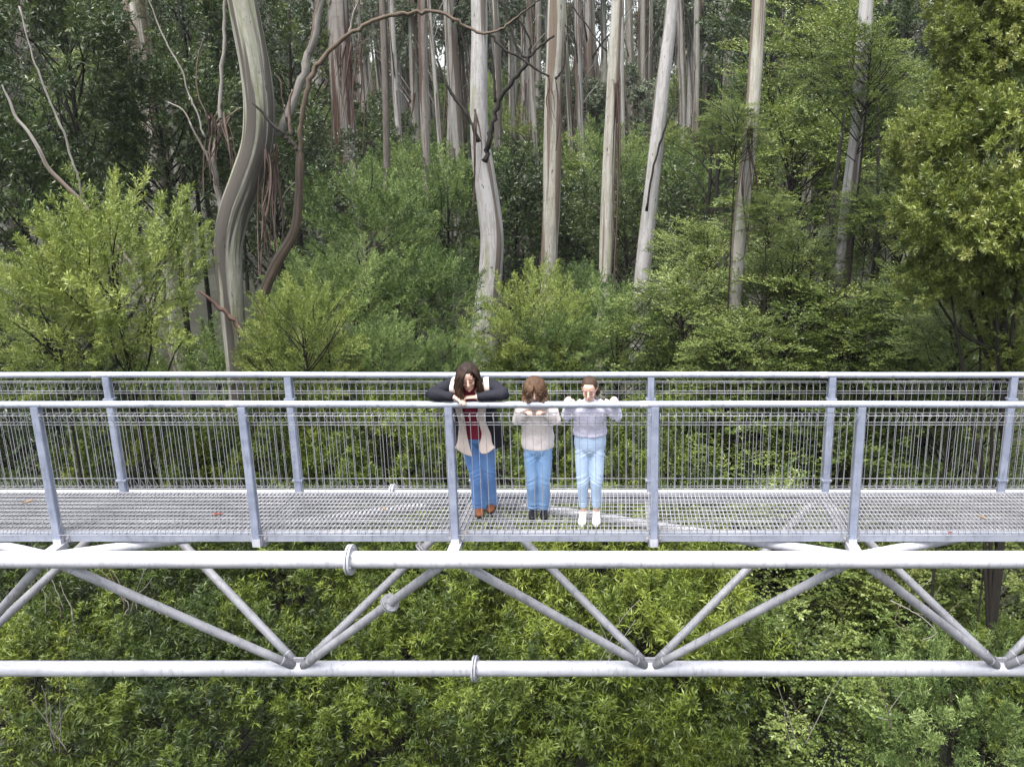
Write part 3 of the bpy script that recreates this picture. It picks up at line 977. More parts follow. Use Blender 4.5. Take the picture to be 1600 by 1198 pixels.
# dead branches standing in the dark trees
d = gum_tree("dead_sapling", [(6, 140, 2.5), (15, 158, 4), (24, 182, 4.5), (43, 205, 5), (60, 232, 5.5), (75, 262, 5.5), (96, 284, 6), (125, 312, 6)], 13, B_DEAD, "bare crooked whitish dead sapling in front of the dark foliage", top_extra=0.1)
px_branch(d, "branch", [(128, 316, 5), (124, 285, 5), (112, 250, 4.5), (95, 195, 4.5), (70, 140, 4), (52, 90, 3.5), (30, 10, 3)], 13.3, B_DEAD, 6)
for i, pts in enumerate([[(1392, 938, 2.2), (1420, 952, 2.6), (1445, 968, 2.2), (1462, 990, 2), (1440, 1000, 1.4)], [(1445, 968, 2), (1455, 940, 1.6), (1470, 915, 1.2)], [(1420, 952, 2), (1432, 925, 1.4), (1455, 905, 1)], [(1405, 945, 1.6), (1400, 975, 1.4), (1425, 985, 1)], [(1430, 958, 1.6), (1475, 960, 1.4), (1505, 935, 1)]]):
    if i == 0:
        dd_ = empty("dead_twig", tuple(at(1462, 990, 5.0)))
        dd_["_o"] = tuple(dd_.location)
        tag(dd_, "tangle of bare pale twigs behind the braces near the right-hand lower node", "dead branch")
    px_branch(dd_, "twig", pts, 5.0 + 0.2 * i, B_DEAD, 5)
dd_ = empty("dead_twig", tuple(at(1385, 1130, 4.0))); dd_["_o"] = tuple(dd_.location)
tag(dd_, "forked bare white twig standing below the lower tube", "dead branch")
for pts in ([(1392, 1140, 2.4), (1388, 1112, 2.4), (1382, 1092, 2), (1375, 1075, 1.6)], [(1388, 1112, 2), (1402, 1092, 1.6), (1410, 1080, 1.2)], [(1388, 1125, 1.8), (1372, 1120, 1.4)]):
    px_branch(dd_, "twig", pts, 4.0, B_DEAD, 5)

rtw = random.Random(12)
for (cx, cy, yy, n_, lab) in ((215, 905, 5.6, 6, "long bare pale twigs behind the long left brace"), (90, 925, 5.4, 4, "few bare twigs between the leftmost braces"), (110, 1120, 3.2, 6, "bare drooping twigs in the lower left corner"), (955, 1000, 5.0, 3, "thin pale twig among leaves left of the middle lower node"), (1255, 1115, 4.2, 4, "bare grey twigs in the dark gap below the lower tube")):
    tw_ = empty("dead_twig", tuple(at(cx, cy + 40, yy))); tw_["_o"] = tuple(tw_.location)
    tag(tw_, lab, "dead branch")
    for q in range(n_):
        x0_, y0_ = cx + rtw.uniform(-25, 25), cy + rtw.uniform(25, 60)
        dx_ = rtw.uniform(-70, 70); dy_ = -rtw.uniform(40, 110)
        px_branch(tw_, "twig", [(x0_, y0_, 1.9), (x0_ + dx_ * 0.3 + rtw.uniform(-8, 8), y0_ + dy_ * 0.4, 1.7), (x0_ + dx_ * 0.7, y0_ + dy_ * 0.75 + rtw.uniform(-8, 8), 1.4), (x0_ + dx_, y0_ + dy_, 0.9)], yy - 0.1 * q, B_DEAD, 5)

# --- under and behind the walkway: crowns looked down upon
under = [
    # kind, px, py, y, scale
    ("star", 40, 1140, 6.6, 0.99, "narrow-leaved crown in the lower left corner"),
    ("star", 330, 1130, 6.4, 1.16, "yellow-green narrow-leaved crown low under the left bay"),
    ("star", 600, 1130, 6.8, 1.16, "narrow-leaved crown below the lower tube, left of its flange"),
    ("star", 850, 1150, 6.4, 1.10, "narrow-leaved crown at the bottom edge, midway along"),
    ("star", 1010, 1090, 7.0, 1.28, "brightest yellow-green crown below the middle lower node"),
    ("beech", 1230, 1130, 7.9, 1.10, "dark small-leaved crown below the lower tube, right of centre"),
    ("blue", 1470, 1160, 6.6, 0.87, "fine grey-green crown in the lower corner, right"),
    ("beech", 1380, 1010, 9.9, 1.10, "small-leaved crown behind the right-hand lower braces"),
    ("dark", 20, 960, 10.4, 1.10, "dark crown behind the leftmost braces"),
    ("star", 230, 960, 9.2, 1.16, "narrow-leaved crown behind the long left brace"),
    ("star", 470, 940, 9.6, 1.22, "narrow-leaved crown behind the left lower node"),
    ("star", 700, 950, 9.0, 1.16, "narrow-leaved crown under the woman's end of the deck"),
    ("star", 940, 950, 9.2, 1.28, "narrow-leaved crown below the two girls"),
    ("beech", 1190, 940, 10.4, 1.22, "small-leaved crown behind the middle right brace"),
    ("broad", 1368, 905, 9.6, 0.49, "small yellow broad-leaved crown beside the right top node"),
    ("beech", 1540, 900, 10.4, 1.16, "small-leaved crown behind the rightmost braces"),
    ("star", 1570, 1075, 7.0, 0.64, "small narrow-leaved crown at the right edge below the tube"),
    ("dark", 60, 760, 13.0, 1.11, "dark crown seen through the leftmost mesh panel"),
    ("star", 250, 770, 12.0, 1.06, "narrow-leaved crown seen through the second mesh panel"),
    ("star", 430, 740, 12.5, 1.06, "narrow-leaved crown seen through the third mesh panel, left half"),
    ("star", 610, 760, 12.0, 1.11, "narrow-leaved crown seen through the mesh left of the woman"),
    ("star", 790, 740, 12.5, 1.06, "narrow-leaved crown seen between the woman and the child in cream"),
    ("star", 980, 760, 12.0, 1.06, "narrow-leaved crown seen beside the girl in lavender"),
    ("beech", 1130, 740, 13.0, 1.11, "small-leaved crown seen through the panel right of the girls"),
    ("beech", 1300, 770, 12.5, 1.06, "small-leaved crown seen through the panel by the right posts"),
    ("beech", 1480, 750, 13.0, 1.17, "small-leaved crown seen through the rightmost panel"),
    ("blue", 350, 640, 16.0, 1.01, "fine green wattle crown just above the second handrail bay"),
    ("blue", 560, 640, 16.5, 1.06, "fine green wattle crown just above the rails left of the woman"),
    ("star", 830, 640, 15.5, 0.95, "green crown just above the rail over the child in cream"),
    ("beech", 1060, 640, 16.5, 1.06, "small-leaved crown just above the rail right of the girls"),
    ("beech", 1250, 640, 17.0, 1.06, "small-leaved crown just above the rail between the right posts"),
    ("blue", 1440, 640, 16.5, 1.06, "dusky fine-leaved crown just above the rail near the right edge"),
    ("dark", 120, 640, 17.0, 1.06, "dark crown just above the rail near the left edge"),
]
KD = dict(star=K_STAR, beech=K_BEECH, blue=K_BLUE, lime=K_LIME, dark=K_DARK, broad=K_BROAD)
NM = dict(star="narrow_leaf_tree", beech="beech_tree", blue="wattle_tree", lime="wattle_tree", dark="blackwood_tree", broad="broad_leaf_tree")
cnt = {}


def put(kind, px, py, y, sc, label, group=None, sq=1.0):
    vs = KD[kind]
    i = cnt.get(kind, 0); cnt[kind] = i + 1
    return place(vs[i % len(vs)], NM[kind], px, py, y, sc, label, "tree", group, sq=sq)


for k, px, py, y, sc, lab in under:
    put(k, px, py, y, sc, lab, "tree crowns below and just behind the walkway")

# --- the band above the rails
mid = [
    ("lime", 172, 470, 10.0, 0.98, "big lime green feathery wattle filling the lower left above the rail", 1.05),
    ("lime", 95, 520, 9.5, 0.62, "smaller lime wattle spray against the dark trees, low at the left", 1.0),
    ("lime", 470, 535, 11.5, 0.58, "yellow-green wattle at the foot of the crooked brown tree", 1.1),
    ("blue", 590, 400, 19.0, 1.15, "large soft green wattle in front of the red-barked gum", 1.0),
    ("blue", 520, 500, 15.5, 0.85, "blue-green wattle between the crooked tree and the woman", 1.0),
    ("blue", 660, 500, 17.0, 0.95, "blue-green wattle behind the woman", 1.0),
    ("lime", 820, 530, 16.0, 0.80, "bright lime wattle at the foot of the forked gum", 1.0),
    ("blue", 905, 480, 20.5, 0.62, "soft green wattle between the cream gum and the ribboned gum", 1.0),
    ("blue", 970, 540, 16.5, 0.75, "soft green wattle above the girl in lavender", 1.0),
    ("beech", 1065, 510, 15.5, 0.85, "layered beech right of the leaning gum, low above the rail", 1.0),
    ("beech", 1100, 420, 20.0, 0.75, "layered beech with dark forked stems beside the leaning gum", 1.0),
    ("beech", 1240, 300, 21.0, 1.15, "tall layered beech in front of the half hidden gum", 1.1),
    ("beech", 1230, 520, 14.5, 0.9, "layered beech low above the rail by the dark stems", 1.0),
    ("beech", 1290, 130, 24.0, 1.25, "high layered beech crown near the top edge, right of centre", 1.0),
    ("beech", 1400, 420, 18.5, 1.0, "shaded layered beech beside the whitish gum", 1.0),
    ("beech", 1390, 250, 23.0, 1.1, "layered beech behind the broad-leaved tree", 1.0),
    ("blue", 1500, 520, 14.0, 0.9, "dusky fine-leaved shrub under the broad-leaved tree", 1.0),
    ("broad", 1575, 555, 7.5, 0.28, "small glossy broad-leaved spray by the rail at the right edge", 1.0),
    ("blue", 700, 590, 13.5, 0.50, "small soft green wattle right behind the woman's head", 1.0),
    ("blue", 590, 575, 13.0, 0.55, "small soft green wattle above the rail left of the woman", 1.0),
    ("lime", 425, 580, 12.0, 0.40, "small lime wattle at the foot of the curved gum", 1.0),
    ("lime", 510, 575, 12.5, 0.45, "small lime wattle just above the rail midway to the woman", 1.0),
    ("blue", 885, 560, 15.5, 0.62, "soft green wattle above the rail between child and girl", 1.0),
    ("beech", 1150, 570, 13.0, 0.62, "small layered beech just above the rail, right of the girls", 1.0),
    ("beech", 1330, 560, 13.5, 0.70, "small layered beech just above the rail by the lichened stem", 1.0),
    ("beech", 1150, 200, 13.6, 0.36, "small layered beech spray across the upper half hidden gum", 0.9),
    ("beech", 1200, 340, 13.5, 0.32, "small layered beech spray across the middle of the half hidden gum", 0.9),
    ("beech", 1345, 130, 14.0, 0.62, "layered beech crown over the top of the whitish gum", 0.9),
    ("beech", 1355, 340, 13.8, 0.36, "small layered beech spray across the whitish gum", 0.9),
    ("beech", 1250, 430, 15.5, 0.70, "layered beech between the half hidden gum and the whitish gum", 0.9),
    ("beech", 1420, 330, 14.5, 0.62, "layered beech filling the gap left of the glossy tree", 1.0),
    ("beech", 1540, 430, 12.5, 0.62, "layered beech close behind the glossy tree's lower boughs", 0.9),
    ("beech", 1500, 540, 8.4, 0.50, "layered beech under the glossy tree just above the rail", 0.9),
    ("beech", 1420, 500, 12.5, 0.62, "layered beech left of the glossy tree's foot", 0.9),
    ("beech", 1590, 500, 11.0, 0.62, "layered beech at the right edge under the glossy tree", 0.9),
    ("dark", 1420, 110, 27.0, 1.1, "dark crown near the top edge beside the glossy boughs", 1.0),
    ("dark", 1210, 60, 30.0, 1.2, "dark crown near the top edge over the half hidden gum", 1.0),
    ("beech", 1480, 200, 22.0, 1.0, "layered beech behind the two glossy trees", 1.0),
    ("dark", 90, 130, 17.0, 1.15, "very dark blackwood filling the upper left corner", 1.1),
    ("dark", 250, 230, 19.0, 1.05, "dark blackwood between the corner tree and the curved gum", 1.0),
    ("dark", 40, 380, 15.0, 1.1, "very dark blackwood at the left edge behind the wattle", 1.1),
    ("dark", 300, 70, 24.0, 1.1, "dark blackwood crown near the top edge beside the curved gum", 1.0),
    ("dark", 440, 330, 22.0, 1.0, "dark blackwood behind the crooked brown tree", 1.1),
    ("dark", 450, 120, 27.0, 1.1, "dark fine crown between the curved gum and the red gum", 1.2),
]
for k, px, py, y, sc, lab, sq in mid:
    put(k, px, py, y, sc, lab, "understorey trees above the rails", sq)

broad_tree("broad_leaf_tree", (1570, 700), 7.4, [(1560, 230, 7.5, 0.62), (1470, 350, 7.2, 0.48), (1555, 370, 7.0, 0.56), (1450, 250, 7.9, 0.40), (1448, 440, 7.4, 0.30), (1530, 460, 7.6, 0.36), (1590, 440, 7.4, 0.36), (1510, 190, 8.1, 0.42), (1600, 330, 6.8, 0.5)],
           "glossy yellow-green broad-leaved tree at the right edge above the rail")
broad_tree("broad_leaf_tree", (1660, 600), 8.4, [(1560, 55, 8.4, 0.5), (1495, 70, 8.2, 0.30), (1600, 90, 8.0, 0.45), (1590, -10, 8.2, 0.5), (1500, 10, 8.8, 0.34)],
           "glossy broad-leaved boughs reaching in at the upper right corner")

# dark forked stems among the beeches
for i, (pts, lab) in enumerate([
    ([(1310, 250, 9), (1303, 300, 11), (1298, 360, 12), (1290, 440, 14), (1280, 560, 14)], "dark slender stem nearest the half hidden gum"),
    ([(1372, 230, 8), (1372, 310, 11), (1368, 380, 13), (1358, 450, 15), (1345, 520, 16), (1338, 590, 16)], "dark stem blotched with white lichen among the beeches"),
    ([(1112, 220, 6), (1110, 270, 8), (1106, 330, 9), (1103, 400, 9)], "dark upright stem of the forked thicket beside the leaning gum"),
    ([(1125, 190, 7), (1122, 250, 9), (1118, 330, 11), (1112, 400, 12)], "thicker dark stem of the forked thicket beside the leaning gum"),
    ([(290, 120, 7), (300, 220, 9), (310, 320, 10)], "dark stem left of the curved gum")]):
    pts = [(a_, b_, w_ * 0.62) for a_, b_, w_ in pts]
    t = gum_tree("dark_stem_tree", pts, (17.5, 16.5, 25, 24.5, 20)[i], B_MOSS, lab, top_extra=3.0, n=10, tip=0.15)
    y = (17.5, 16.5, 25, 24.5, 20)[i]
    x0, y0, _ = pts[1]
    for b in range(5):
        sx = -1 if b % 2 else 1
        yb = y0 + b * 26
        px_branch(t, "branch", [(x0 - b * 2, yb + 20, 4), (x0 + sx * 22, yb - 18, 3), (x0 + sx * 50, yb - 40, 2), (x0 + sx * 85, yb - 50 - 10 * b, 1.2)], y, B_DARK, 5, 4)
t = gum_tree("dark_stem_tree", [(1576, 1062, 28), (1571, 1090, 30), (1566, 1130, 32)], 6.6, B_DARK, "thick dark trunk at the right edge under the lower tube", top_extra=0.15, n=12)
t = gum_tree("dead_branch_tree", [(1455, 455, 2), (1490, 443, 3.5), (1520, 458, 4.5), (1560, 470, 5.5), (1620, 476, 6)], 12, B_DARK, "bare black branch reaching in at the right under the glossy leaves", top_extra=0.05, n=8)

# --- understorey farther back between the gums
far_mid = [(690, 360, 31), (815, 370, 33), (640, 310, 37), (905, 350, 36), (760, 310, 41), (985, 380, 31), (1060, 340, 34), (840, 270, 46), (960, 290, 44), (590, 250, 44), (700, 250, 50), (1040, 260, 48),
           (480, 230, 46), (900, 235, 56), (780, 230, 60), (1120, 260, 44), (1200, 200, 40), (1330, 190, 46), (1450, 180, 38), (1480, 300, 30), (1560, 180, 34), (420, 260, 38), (360, 200, 42), (180, 130, 36), (100, 260, 28)]
UMN = {"blue": "soft green wattle", "dark": "dark blackwood", "beech": "layered beech"}
UMH = [(46, "the olive corner trunk"), (215, "the stout corner gum"), (390, "the S-curved gum"), (530, "the red-barked gum"), (661, "the rusty-streaked trunk"), (748, "the forked gum"), (867, "the straight cream gum"), (960, "the bark-ribboned gum"), (1030, "the leaning gum"), (1170, "the half hidden gum"), (1335, "the whitish gum"), (1430, "the grey trunk"), (1550, "the glossy-leaved tree")]
um_used = {}


def um_label(k, px, py):
    hx, hn = min(UMH, key=lambda h: abs(h[0] - px))
    w = UMN[k] + (" low" if py > 290 else " high up") + " behind, " + ("left of " if px < hx else "right of ") + hn
    um_used[w] = um_used.get(w, 0) + 1
    return w if um_used[w] == 1 else "farther " + w


for i, (px, py, y) in enumerate(far_mid):
    k = ("blue", "dark", "blue", "beech")[i % 4]
    put(k, px, py, y, rt.uniform(1.15, 1.6), um_label(k, px, py), "understorey between the farther gums", rt.uniform(0.9, 1.15))

# --- far gums: trunks as far as they can be told apart
def far_variant(seed, mat, r, H):
    rg = random.Random(seed)
    m = MB()
    pts = []
    ph, ph2 = rg.uniform(0, 6), rg.uniform(0, 6)
    for i in range(14):
        f = i / 13
        pts.append((0.35 * math.sin(f * 4 + ph) + rg.uniform(-0.03, 0.03), 0.3 * math.sin(f * 3 + ph2), H * f))
    m.tube(pts, [r * (1.15 - 0.6 * i / 13) for i in range(14)], 9, bump=lambda a, L, q: q * (1 + 0.1 * mnoise.noise(Vector((math.cos(a) * 2, math.sin(a) * 2 + seed, L * 0.3)))))
    tm = m.mesh("trunk", mat)
    bm = MB()
    for b in range(9):
        z = H * rg.uniform(0.3, 0.95)
        an = rg.uniform(0, 6.28)
        L = rg.uniform(1.5, 4.0)
        d = np.array([math.cos(an), math.sin(an), 0])
        p0 = np.array([np.interp(z, [p[2] for p in pts], [p[0] for p in pts]), np.interp(z, [p[2] for p in pts], [p[1] for p in pts]), z])
        C = catmull([p0, p0 + d * L * 0.35 + np.array([0, 0, L * 0.5]), p0 + d * L * 0.6 + np.array([0, 0, L * 0.75]), p0 + d * L + np.array([rg.uniform(-.5, .5), 0, L * rg.uniform(0.7, 1.5)])], 4)
        bm.tube(C, np.linspace(r * 0.22, 0.015, len(C)), 5, cap=False)
    lm = bm.mesh("branches", B_DARK if seed % 2 else mat)
    sm = MB()
    for b in range(16):
        z = H * rg.uniform(0.2, 0.9)
        an = rg.uniform(0, 6.28)
        L = rg.uniform(1.5, 6)
        p0 = np.array([math.cos(an) * r * 1.1, math.sin(an) * r * 1.1, z]) + np.array([np.interp(z, [p[2] for p in pts], [p[0] for p in pts]), np.interp(z, [p[2] for p in pts], [p[1] for p in pts]), 0])
        p1 = p0 + np.array([math.cos(an) * 0.3 + rg.uniform(-.25, .25), math.sin(an) * 0.3, -L * 0.5]); p2 = p1 + np.array([rg.uniform(-.4, .4), rg.uniform(-.3, .3), -L * 0.5])
        sm.tube([p0, p1, p2], [0.05, 0.045, 0.015], 4, cap=False)
    stm = sm.mesh("bark_ribbons", B_STRIP)
    return tm, lm, stm


FV = [far_variant(101, B_FAR, 0.42, 34), far_variant(102, B_PALE, 0.36, 34), far_variant(103, B_FAR, 0.45, 34), far_variant(104, B_PALE, 0.30, 32), far_variant(105, B_OLIVE, 0.34, 32), far_variant(106, B_FAR, 0.27, 30)]
crown_gum = K_GUM


def far_gum(px, y, sc, i, crown=True, hr=(9, 22)):
    p = at(px, 250, y)
    gz = ground_z(p.x, y)
    t = empty("gum_tree", (p.x, y, gz - 0.3), rt.uniform(0, 6.28), sc)
    t.rotation_euler = (rt.gauss(0, 0.02), rt.gauss(0, 0.025), rt.uniform(0, 6.28))
    tm, lm, sm = FV[i % len(FV)]
    link("trunk", tm, t); link("branches", lm, t)["kind"] = "stuff"; link("bark_ribbons", sm, t)["kind"] = "stuff"
    if crown:
        n = rt.choice((2, 3))
        for q in range(n):
            c = link("crown", crown_gum[(i + q) % 3][0], t)
            c.location = (rt.uniform(-3.5, 3.5), rt.uniform(-2.5, 2.5), rt.uniform(*hr))
            c.rotation_euler = (0, 0, rt.uniform(0, 6.28))
            s_ = rt.uniform(0.7, 1.1); c.scale = (s_, s_, s_)
    return t


xsn = [430, 452, 500, 512, 560, 576, 618, 628, 640, 648, 682, 700, 716, 815, 800, 840, 905, 912, 925, 985, 1000, 1055, 1075, 1090, 1110, 1150, 1215, 1250, 1270, 1300, 1370, 1395, 1460, 1490, 1540, 1580, 340, 270, 150, 120, 75]
HERO = [(46, "the olive trunk in the corner"), (215, "the stout corner gum"), (390, "the S-curved gum"), (530, "the red-barked gum"), (601, "the dark brown slender trunk"), (661, "the rusty-streaked trunk"), (748, "the forked gum"), (867, "the straight cream gum"), (960, "the bark-ribboned gum"), (1042, "the leaning gum"), (1183, "the half hidden gum"), (1345, "the whitish gum behind the beeches"), (1430, "the grey trunk beside the glossy tree")]
used = {}
ORD = ["", "second ", "third ", "fourth ", "fifth ", "sixth ", "seventh ", "eighth ", "ninth ", "tenth "]


def rel_label(what, px):
    hx, hn = min(HERO, key=lambda h: abs(h[0] - px))
    base = ("just left of " if px < hx else "just right of ") + hn
    k = (what, base); q = used.get(k, 0); used[k] = q + 1
    return ORD[q] + what + " " + base


TONE = ["grey", "pale", "thick grey", "slim pale", "olive", "thin grey"]
for i, px in enumerate(xsn):
    y = rt.uniform(45, 75)
    t = far_gum(px, y, rt.uniform(0.8, 1.05), i, crown=(px < 470 or px > 1080 or i % 6 == 0), hr=(10, 20))
    tag(t, rel_label(TONE[i % 6] + " gum trunk standing back", px), "tree", "middle-distance gum trunks")
thin_px = [488, 520, 566, 584, 612, 634, 672, 690, 706, 728, 790, 808, 826, 846, 892, 918, 936, 978, 996, 1018, 1068, 1084, 1128, 1232, 1402]
for i, px in enumerate(thin_px):
    t = far_gum(px, rt.uniform(42, 62), 1.0, (0, 1, 5, 1, 4)[i % 5], crown=False)
    q_ = rt.uniform(0.42, 0.62)
    t.scale = (q_, q_, 0.9)
    tag(t, rel_label(("thin grey", "thin pale", "wiry grey", "wiry pale", "thin olive")[i % 5] + " young gum stem", px), "tree", "thin young gum stems")
for i in range(70):
    y = rt.uniform(75, 170)
    px = rt.uniform(-60, 1660)
    t = far_gum(px, y, rt.uniform(0.9, 1.3), i + 3, crown=True, hr=(8, 20) if y > 100 else (13, 26))
    tag(t, "thin distant gum trunk in the grey-green depth near the top edge", "tree", "distant gum trunks")
for i in range(84):
    y = rt.uniform(60, 150) if i < 60 else rt.uniform(110, 200)
    px = rt.uniform(-60, 1660)
    x = at(px, 250, y).x
    gz = ground_z(x, y)
    k = ("blue", "dark", "beech", "blue")[i % 4]
    vs = KD[k]
    s_ = rt.uniform(1.5, 2.3) if i < 60 else rt.uniform(2.2, 3.0)
    t = empty("understorey_tree", (x, y, gz + (rt.uniform(2.5, 7.0) if i < 60 else rt.uniform(9, 22))), rt.uniform(0, 6.28), s_)
    cm, tm, lm = vs[i % len(vs)]
    link("crown", cm, t); link("limbs", lm, t); link("trunk", tm, t)
    tag(t, "blurred green understorey crown in the far depth of the forest", "tree", "distant understorey")
# ---------------------------------------------------------------- people
def cloth_mat(name, col, dark, scale=60.0, rough=0.9, weave=0.15, fade=None, bumpd=0.004):
    m, nt, b, out = new_mat(name)
    pos = coords(nt, "Object")
    n = noise_node(nt, 5.0, 3, 0.5, pos)
    c = ramp(nt, [(0.25, dark), (0.75, col)], n.outputs[0]).outputs[0]
    if fade:
        n4 = noise_node(nt, 6.0, 2, 0.5, pos, (1, 1, 0.35))
        c = mix_rgb(nt, c, fade, ramp(nt, [(0.35, (0.1, 0.1, 0.1)), (0.75, (0.45, 0.45, 0.45))], n4.outputs[0]).outputs[0])
    n2 = noise_node(nt, scale, 3, 0.6, pos, (1, 1, 0.25))
    c = mix_rgb(nt, c, ramp(nt, [(0.3, (0.6, 0.6, 0.6)), (0.6, (1, 1, 1))], n2.outputs[0]).outputs[0], weave, 'MULTIPLY')
    nt.links.new(c, b.inputs["Base Color"])
    b.inputs["Roughness"].default_value = rough
    b.inputs["Specular IOR Level"].default_value = 0.2
    set_bump(nt, b, n2.outputs[0], 0.35, bumpd)
    return m


def skin_mat():
    m, nt, b, out = new_mat("skin")
    pos = coords(nt, "Object")
    n = noise_node(nt, 14.0, 4, 0.6, pos)
    c = ramp(nt, [(0.3, (0.46, 0.275, 0.215)), (0.7, (0.54, 0.345, 0.28))], n.outputs[0]).outputs[0]
    nt.links.new(c, b.inputs["Base Color"])
    b.inputs["Roughness"].default_value = 0.5
    b.inputs["Subsurface Weight"].default_value = 0.08
    b.inputs["Subsurface Radius"].default_value = (0.012, 0.005, 0.003)
    return m


def hair_mat(name, a, bcol, tip):
    m, nt, b, out = new_mat(name)
    v = attr_node(nt, "bark")
    n = noise_node(nt, 1.0, 3, 0.6, v, (260, 260, 7.0))
    c = ramp(nt, [(0.3, a), (0.7, bcol)], n.outputs[0]).outputs[0]
    sep = nt.nodes.new("ShaderNodeSeparateXYZ"); nt.links.new(v, sep.inputs[0])
    k = ramp(nt, [(0.12, (0, 0, 0)), (0.30, (0.8, 0.8, 0.8))], sep.outputs[2]).outputs[0]
    c = mix_rgb(nt, c, tip, k)
    nt.links.new(c, b.inputs["Base Color"])
    b.inputs["Roughness"].default_value = 0.5
    b.inputs["Specular IOR Level"].default_value = 0.18
    set_bump(nt, b, n.outputs[0], 0.9, 0.006)
    return m


SKIN = skin_mat()
LIP = cloth_mat("lip", (0.34, 0.12, 0.11), (0.28, 0.10, 0.09), 20, 0.45, 0.0)
LASH = cloth_mat("lash", (0.035, 0.022, 0.018), (0.03, 0.02, 0.015), 20, 0.6, 0.0)
M_DENIM_A = cloth_mat("denim_blue", (0.105, 0.21, 0.45), (0.07, 0.155, 0.36), 90, 0.85, 0.3, (0.20, 0.33, 0.56))
M_DENIM_B = cloth_mat("denim_pale", (0.18, 0.31, 0.53), (0.12, 0.23, 0.43), 90, 0.85, 0.3, (0.30, 0.44, 0.64))
M_DENIM_C = cloth_mat("denim_bleached", (0.38, 0.49, 0.66), (0.29, 0.40, 0.58), 90, 0.85, 0.25, (0.50, 0.59, 0.72))
M_BLACK = cloth_mat("black_knit", (0.008, 0.009, 0.015), (0.005, 0.005, 0.009), 60, 0.8, 0.2)
M_BEIGE = cloth_mat("beige_knit", (0.42, 0.36, 0.33), (0.36, 0.30, 0.28), 80, 0.9, 0.2)
M_RED = cloth_mat("wine_knit", (0.17, 0.012, 0.030), (0.12, 0.008, 0.022), 70, 0.85, 0.2)
M_CREAM = cloth_mat("cream_knit", (0.66, 0.60, 0.59), (0.57, 0.51, 0.51), 110, 0.95, 0.25)
M_LAV = cloth_mat("lavender_knit", (0.56, 0.55, 0.68), (0.48, 0.47, 0.61), 110, 0.95, 0.2)
M_BOOT = cloth_mat("tan_leather", (0.17, 0.062, 0.024), (0.11, 0.04, 0.016), 20, 0.45, 0.1)
M_BBOOT = cloth_mat("black_leather", (0.012, 0.012, 0.016), (0.008, 0.008, 0.01), 20, 0.4, 0.1)
M_SHOE = cloth_mat("white_canvas", (0.66, 0.64, 0.62), (0.58, 0.56, 0.54), 60, 0.7, 0.1)
M_SOLE = cloth_mat("rubber_sole", (0.45, 0.44, 0.42), (0.38, 0.37, 0.35), 40, 0.7, 0.1)
H_A = hair_mat("dark_brown_hair", (0.006, 0.004, 0.003), (0.028, 0.015, 0.010), (0.045, 0.020, 0.011))
H_B = hair_mat("curly_brown_hair", (0.030, 0.016, 0.009), (0.085, 0.048, 0.028), (0.12, 0.07, 0.04))
H_C = hair_mat("brown_hair", (0.022, 0.012, 0.008), (0.055, 0.032, 0.020), (0.07, 0.04, 0.025))


def V3(*a):
    return np.array(a, float)


def unit(v):
    v = np.asarray(v, float)
    return v / max(np.linalg.norm(v), 1e-9)


